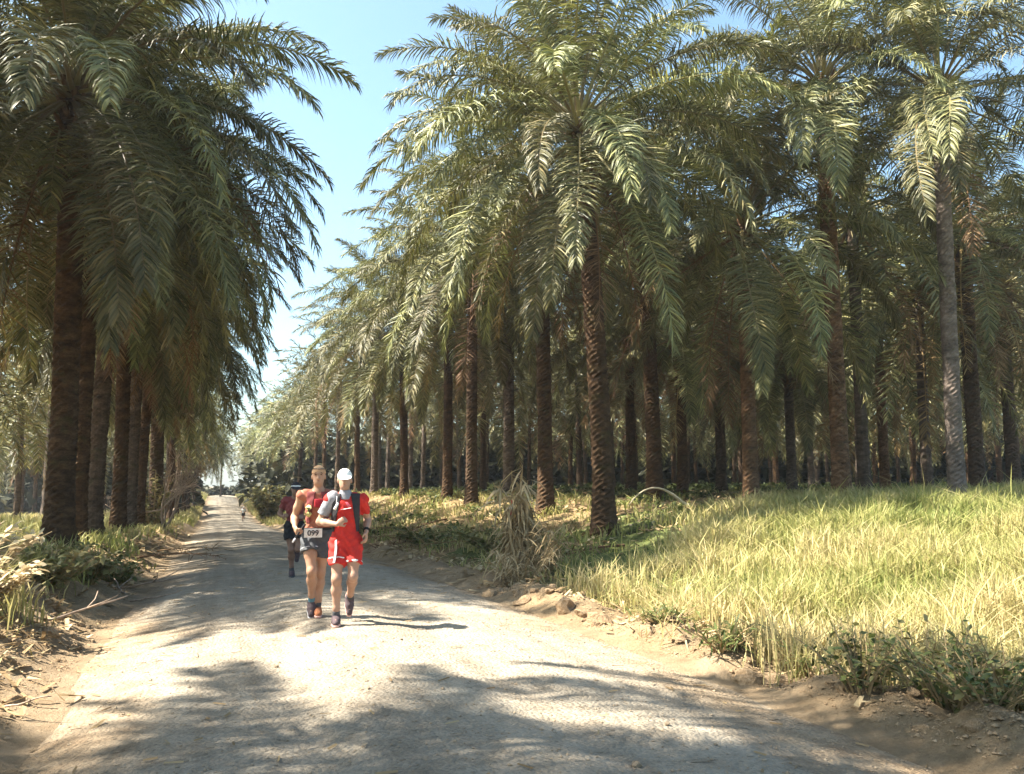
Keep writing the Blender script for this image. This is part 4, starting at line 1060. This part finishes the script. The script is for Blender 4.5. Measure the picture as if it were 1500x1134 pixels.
b_ = MB(); b_.tube([P1.J['chest'] + V3(-.105, -.128, .02), P1.J['chest'] + V3(-.10, -.12, .17)], [.006, .006], 6); link('drinking_tube', b_.mesh('drinking_tube', M['light_grey_cloth'], True), v1)
P1.wear('chest_print', M['pink_print'], lambda F: F.put(P1.torso[0], .05, .0165), lo=V3(-.2, -.3, 1.2), hi=V3(.2, .1, 1.5), hs=.006, mask=lambda Q: np.maximum(np.maximum(np.abs(Q[..., 0] + .005) - .048, np.abs(Q[..., 2] - 1.352) - .026), Q[..., 1] + .02))
cp = P1.cap(M['white_cloth']); hd_ = P1.J['head']
b_ = MB(); b_.tube([hd_ + V3(.045, -.078, .092), hd_ + V3(.060, -.066, .094)], [.008, .006], 6, flat=.5); link('cap_emblem', b_.mesh('cap_emblem', M['dark_grey']), cp)
for k in 'lr':
    P1.shoe(k, M['plum_shoe'], M['pink_sole'], M['dark_grey'], .05)
W_, E_ = P1.J['wr_r'], P1.J['el_r']; dw = unit(E_ - W_)
wt = P1.wear('wristwatch', M['black'], lambda F: F.put(C(W_ + dw * .02, .030, W_ + dw * .05, .032), .01, .004), lo=W_ - .1, hi=W_ + .15, hs=.005, mask=lambda Q: np.abs((Q - (W_ + dw * .035)) @ dw) - .017)

# --- second runner, tank top and race bib
J = dict(hip=(.0, .0, .985), chest=(.0, -.03, 1.30), neck=(.005, -.04, 1.475), head=(.0, -.06, 1.655),
         sh_l=(-.195, -.02, 1.425), el_l=(-.275, .07, 1.165), wr_l=(-.255, -.13, 1.050), hd_l=(.25, -.75, -.35), pn_l=(.9, .1, -.1), curl_l=.9,
         sh_r=(.190, -.01, 1.425), el_r=(.275, .12, 1.185), wr_r=(.200, -.10, 1.100), hd_r=(-.3, -.8, .2), pn_r=(-.8, .1, -.2), curl_r=.9,
         hip_l=(-.090, .0, .945), kn_l=(-.050, -.16, .540), an_l=(-.045, .0, .185), ft_l=(-.02, -.75, -.62),
         hip_r=(.090, .0, .945), kn_r=(.050, -.02, .520), an_r=(.025, .03, .108), ft_r=(.1, -1, -.03))
P2 = Runner('tall person running in dark shorts and numbered bib, sunglasses pushed up on the head', 1.25, 11.16, R(-8), 1.06, J, M['skin2'])
shirt(P2, M['rust'], .99, (), infl=.010, name='tank_top', zneck=1.53)
v2 = vest(P2, M['maroon'], .022, 1.10, 1.47, .055, .130)
P2.wear('chest_pocket', M['dark_red'], lambda F: F.put(P2.torso[0], .05, .030), lo=V3(-.1, -.3, 1.2), hi=V3(.25, .1, 1.45), hs=.006, parent=v2, label='red front pocket of the vest', mask=lambda Q: np.maximum(np.maximum(np.abs(Q[..., 0] - .045) - .085, np.abs(Q[..., 2] - 1.335) - .050), Q[..., 1] + .04))
b_ = MB(); c_ = P2.J['chest'] + V3(-.105, -.115, -.06)
b_.tube([c_ + V3(.01, 0, .065), c_ + V3(.0, -.014, .04), c_ + V3(0, -.016, -.03), c_ + V3(.004, 0, -.06)], [.020, .040, .042, .018], 10); fl = link('soft_flask', b_.mesh('soft_flask', M['yellow'], True), v2)
b_ = MB(); b_.tube([c_ + V3(.0, -.050, .02), c_ + V3(.012, -.056, -.012)], [.012, .010], 6, flat=.6); link('flask_logo', b_.mesh('flask_logo', M['black']), fl)
P2.shorts(M['dark_grey'], {'l': .20, 'r': .26}, .036, .035)
P2.hem('l', M['light_grey_cloth'], .175, .012, .030)
P2.wear('race_belt', M['black'], lambda F: [F.put(p, .05, .020) for p in P2.torso[1:3]], lo=V3(-.25, -.3, .95), hi=V3(.25, .3, 1.2), hs=.006, mask=lambda Q: np.abs(Q[..., 2] - 1.030) - .014)
# bib with its number
yb = P2.J['hip'][1] - .142; zb = .985
nb_ = 9; xs_ = np.linspace(-.104, .104, nb_); bb = MB()
for i in range(nb_ - 1):
    y0, y1 = yb + .9 * xs_[i] ** 2, yb + .9 * xs_[i + 1] ** 2
    bb.add([[xs_[i], y0, zb - .052], [xs_[i + 1], y1, zb - .052], [xs_[i + 1], y1 - .004, zb + .052], [xs_[i], y0 - .004, zb + .052]], [(0, 1, 2, 3)])
    bb.add([[xs_[i], y0 + .004, zb - .052], [xs_[i + 1], y1 + .004, zb - .052], [xs_[i + 1], y1, zb + .052], [xs_[i], y0, zb + .052]], [(0, 3, 2, 1)])
bib = link('race_bib', bb.mesh('race_bib', M['white_cloth']), P2.root, (-.045, 0, 0))
tc = bpy.data.curves.new('bib_number', 'FONT'); tc.body = '099'; tc.align_x = 'CENTER'; tc.align_y = 'CENTER'; tc.size = .088; tc.extrude = .0012; tc.offset = .002
to = bpy.data.objects.new('bib_number', tc); COL.objects.link(to)
dg = bpy.context.evaluated_depsgraph_get(); tm = bpy.data.meshes.new_from_object(to.evaluated_get(dg)); bpy.data.objects.remove(to); tm.materials.clear(); tm.materials.append(M['bib_ink'])
tm.transform(Matrix.Rotation(math.pi / 2, 4, 'X'))
for v in tm.vertices: v.co.y += yb + .9 * (v.co.x) ** 2 - .008
link('bib_number', tm, bib, (0, 0, zb - .002))
hd_ = P2.J['head']
hb = P2.cap(M['tan_cloth'], False, True, 'orange tan running cap pulled back without brim')
gl = MB(); zc = hd_ + V3(0, 0, .082)
for sx in (-1, 1):
    gl.tube([zc + V3(sx * .010, -.106, 0), zc + V3(sx * .032, -.112, .002), zc + V3(sx * .058, -.098, .002), zc + V3(sx * .066, -.084, 0)], [.008, .019, .016, .006], 8, flat=.35)
    gl.tube([zc + V3(sx * .066, -.084, 0), zc + V3(sx * .087, .0, .0), zc + V3(sx * .083, .05, -.01)], .004, 5)
gl.tube([zc + V3(-.012, -.108, 0), zc + V3(.012, -.108, 0)], .005, 5)
M['lens'] = var2('dark_lens', (.02, .02, .022), .1, 10, rough=.12, spec=.8)
link('sunglasses', gl.mesh('sunglasses', M['lens'], True), P2.root)
P2.shoe('l', M['plum_shoe'], M['light_grey_cloth'], M['blue_sock'], .07); P2.shoe('r', M['orange_shoe'], M['pink_sole'], M['dark_grey'], .06)
# folded pole in the second runner's hand: held, so a thing of its own
pb = MB(); pb.tube([[0, 0, -.13], [0, 0, .10]], [.011, .011], 8, m=0); pb.tube([[0, 0, .10], [0, 0, .16]], [.013, .010], 8, m=1)
po = link('folding_pole', pb.mesh('folding_pole', [M['black'], M['light_grey_cloth']], True)); tag(po, 'short black folded pole with a pale end in the tall runner\'s hand', 'pole')
hw = P2.root.location + Matrix.Rotation(R(-8), 3, 'Z') @ (Vector(P2.J['wr_l'] + unit(P2.J['hd_l']) * .095 + V3(.028, 0, -.012)) * 1.06)
po.location = hw; po.rotation_euler = (R(25), R(215), 0)

# --- third runner, in the shade behind
J = dict(hip=(0, 0, .90), chest=(0, -.03, 1.20), neck=(0, -.04, 1.37), head=(0, -.06, 1.525),
         sh_l=(-.165, -.02, 1.32), el_l=(-.265, .07, 1.10), wr_l=(-.205, -.14, 1.05), hd_l=(.3, -.8, .2), pn_l=(.9, .1, 0), curl_l=.9,
         sh_r=(.165, -.02, 1.32), el_r=(.255, .10, 1.10), wr_r=(.150, -.10, 1.02), hd_r=(-.3, -.8, .2), pn_r=(-.9, .1, 0), curl_r=.9,
         hip_l=(-.085, 0, .86), kn_l=(-.05, -.08, .47), an_l=(-.03, .0, .105), ft_l=(0, -1, -.03),
         hip_r=(.085, 0, .86), kn_r=(.07, -.12, .49), an_r=(.055, .27, .43), ft_r=(0, -.1, -1))
P3 = Runner('person jogging in maroon top, black shorts and dark cap, behind the two front runners', 1.47, 16.95, R(-5), 1.08, J, M['skin3'], .009)
shirt(P3, M['maroon'], .90, ('l', 'r'), armcut=.15)
P3.shorts(M['black'], {'l': .22, 'r': .22}, .03, .08)
cp = P3.cap(M['charcoal']); hd_ = P3.J['head']
P3.wear('cap_band', M['white_cloth'], lambda F: F.put(EL(hd_ + V3(0, .012, .030), (.087, .106, .100)), .01), hd_ - .2, hd_ + .2, .005, parent=cp, mask=lambda Q: np.maximum(np.abs(Q[..., 2] - hd_[2] - .056) - .011, Q[..., 1] - hd_[1]))
for k in 'lr': P3.shoe(k, M['plum_shoe'], M['dark_grey'], M['dark_grey'], .05)

# --- far figure by the right road edge
J4 = {k: np.array(v) for k, v in J.items()}
P4 = Runner('tiny far person in a white top and dark shorts at the right road edge', 2.9, 94.0, R(-10), .95, J4, M['skin2'], .014)
shirt(P4, M['white_cloth'], .86, ('l', 'r')); P4.shorts(M['black'], {'l': .24, 'r': .24}, .03, .08)
P4.cap(M['light_grey_cloth'])
for k in 'lr': P4.shoe(k, M['dark_grey'], M['dark_grey'], M['dark_grey'], .05)

# ------------------------------------------------------------------ the air: faint dust haze over the road and grove
hz = bpy.data.materials.new('haze'); hz.use_nodes = True; ht = hz.node_tree
for n_ in list(ht.nodes): ht.nodes.remove(n_)
ho = ht.nodes.new('ShaderNodeOutputMaterial'); hv = ht.nodes.new('ShaderNodeVolumePrincipled')
hv.inputs['Color'].default_value = (.90, .95, 1.0, 1); hv.inputs['Density'].default_value = .0005; hv.inputs['Anisotropy'].default_value = .3
ht.links.new(hv.outputs[0], ho.inputs['Volume'])
b = MB(); x0, x1, y0, y1, z0, z1 = -710, 710, -210, 910, -20, 32
b.add([[x0, y0, z0], [x1, y0, z0], [x1, y1, z0], [x0, y1, z0], [x0, y0, z1], [x1, y0, z1], [x1, y1, z1], [x0, y1, z1]], [(0, 3, 2, 1), (4, 5, 6, 7), (0, 1, 5, 4), (1, 2, 6, 5), (2, 3, 7, 6), (3, 0, 4, 7)])
tag(link('haze', b.mesh('haze', hz)), 'thin dusty haze in the air over the plantation', kind='stuff')
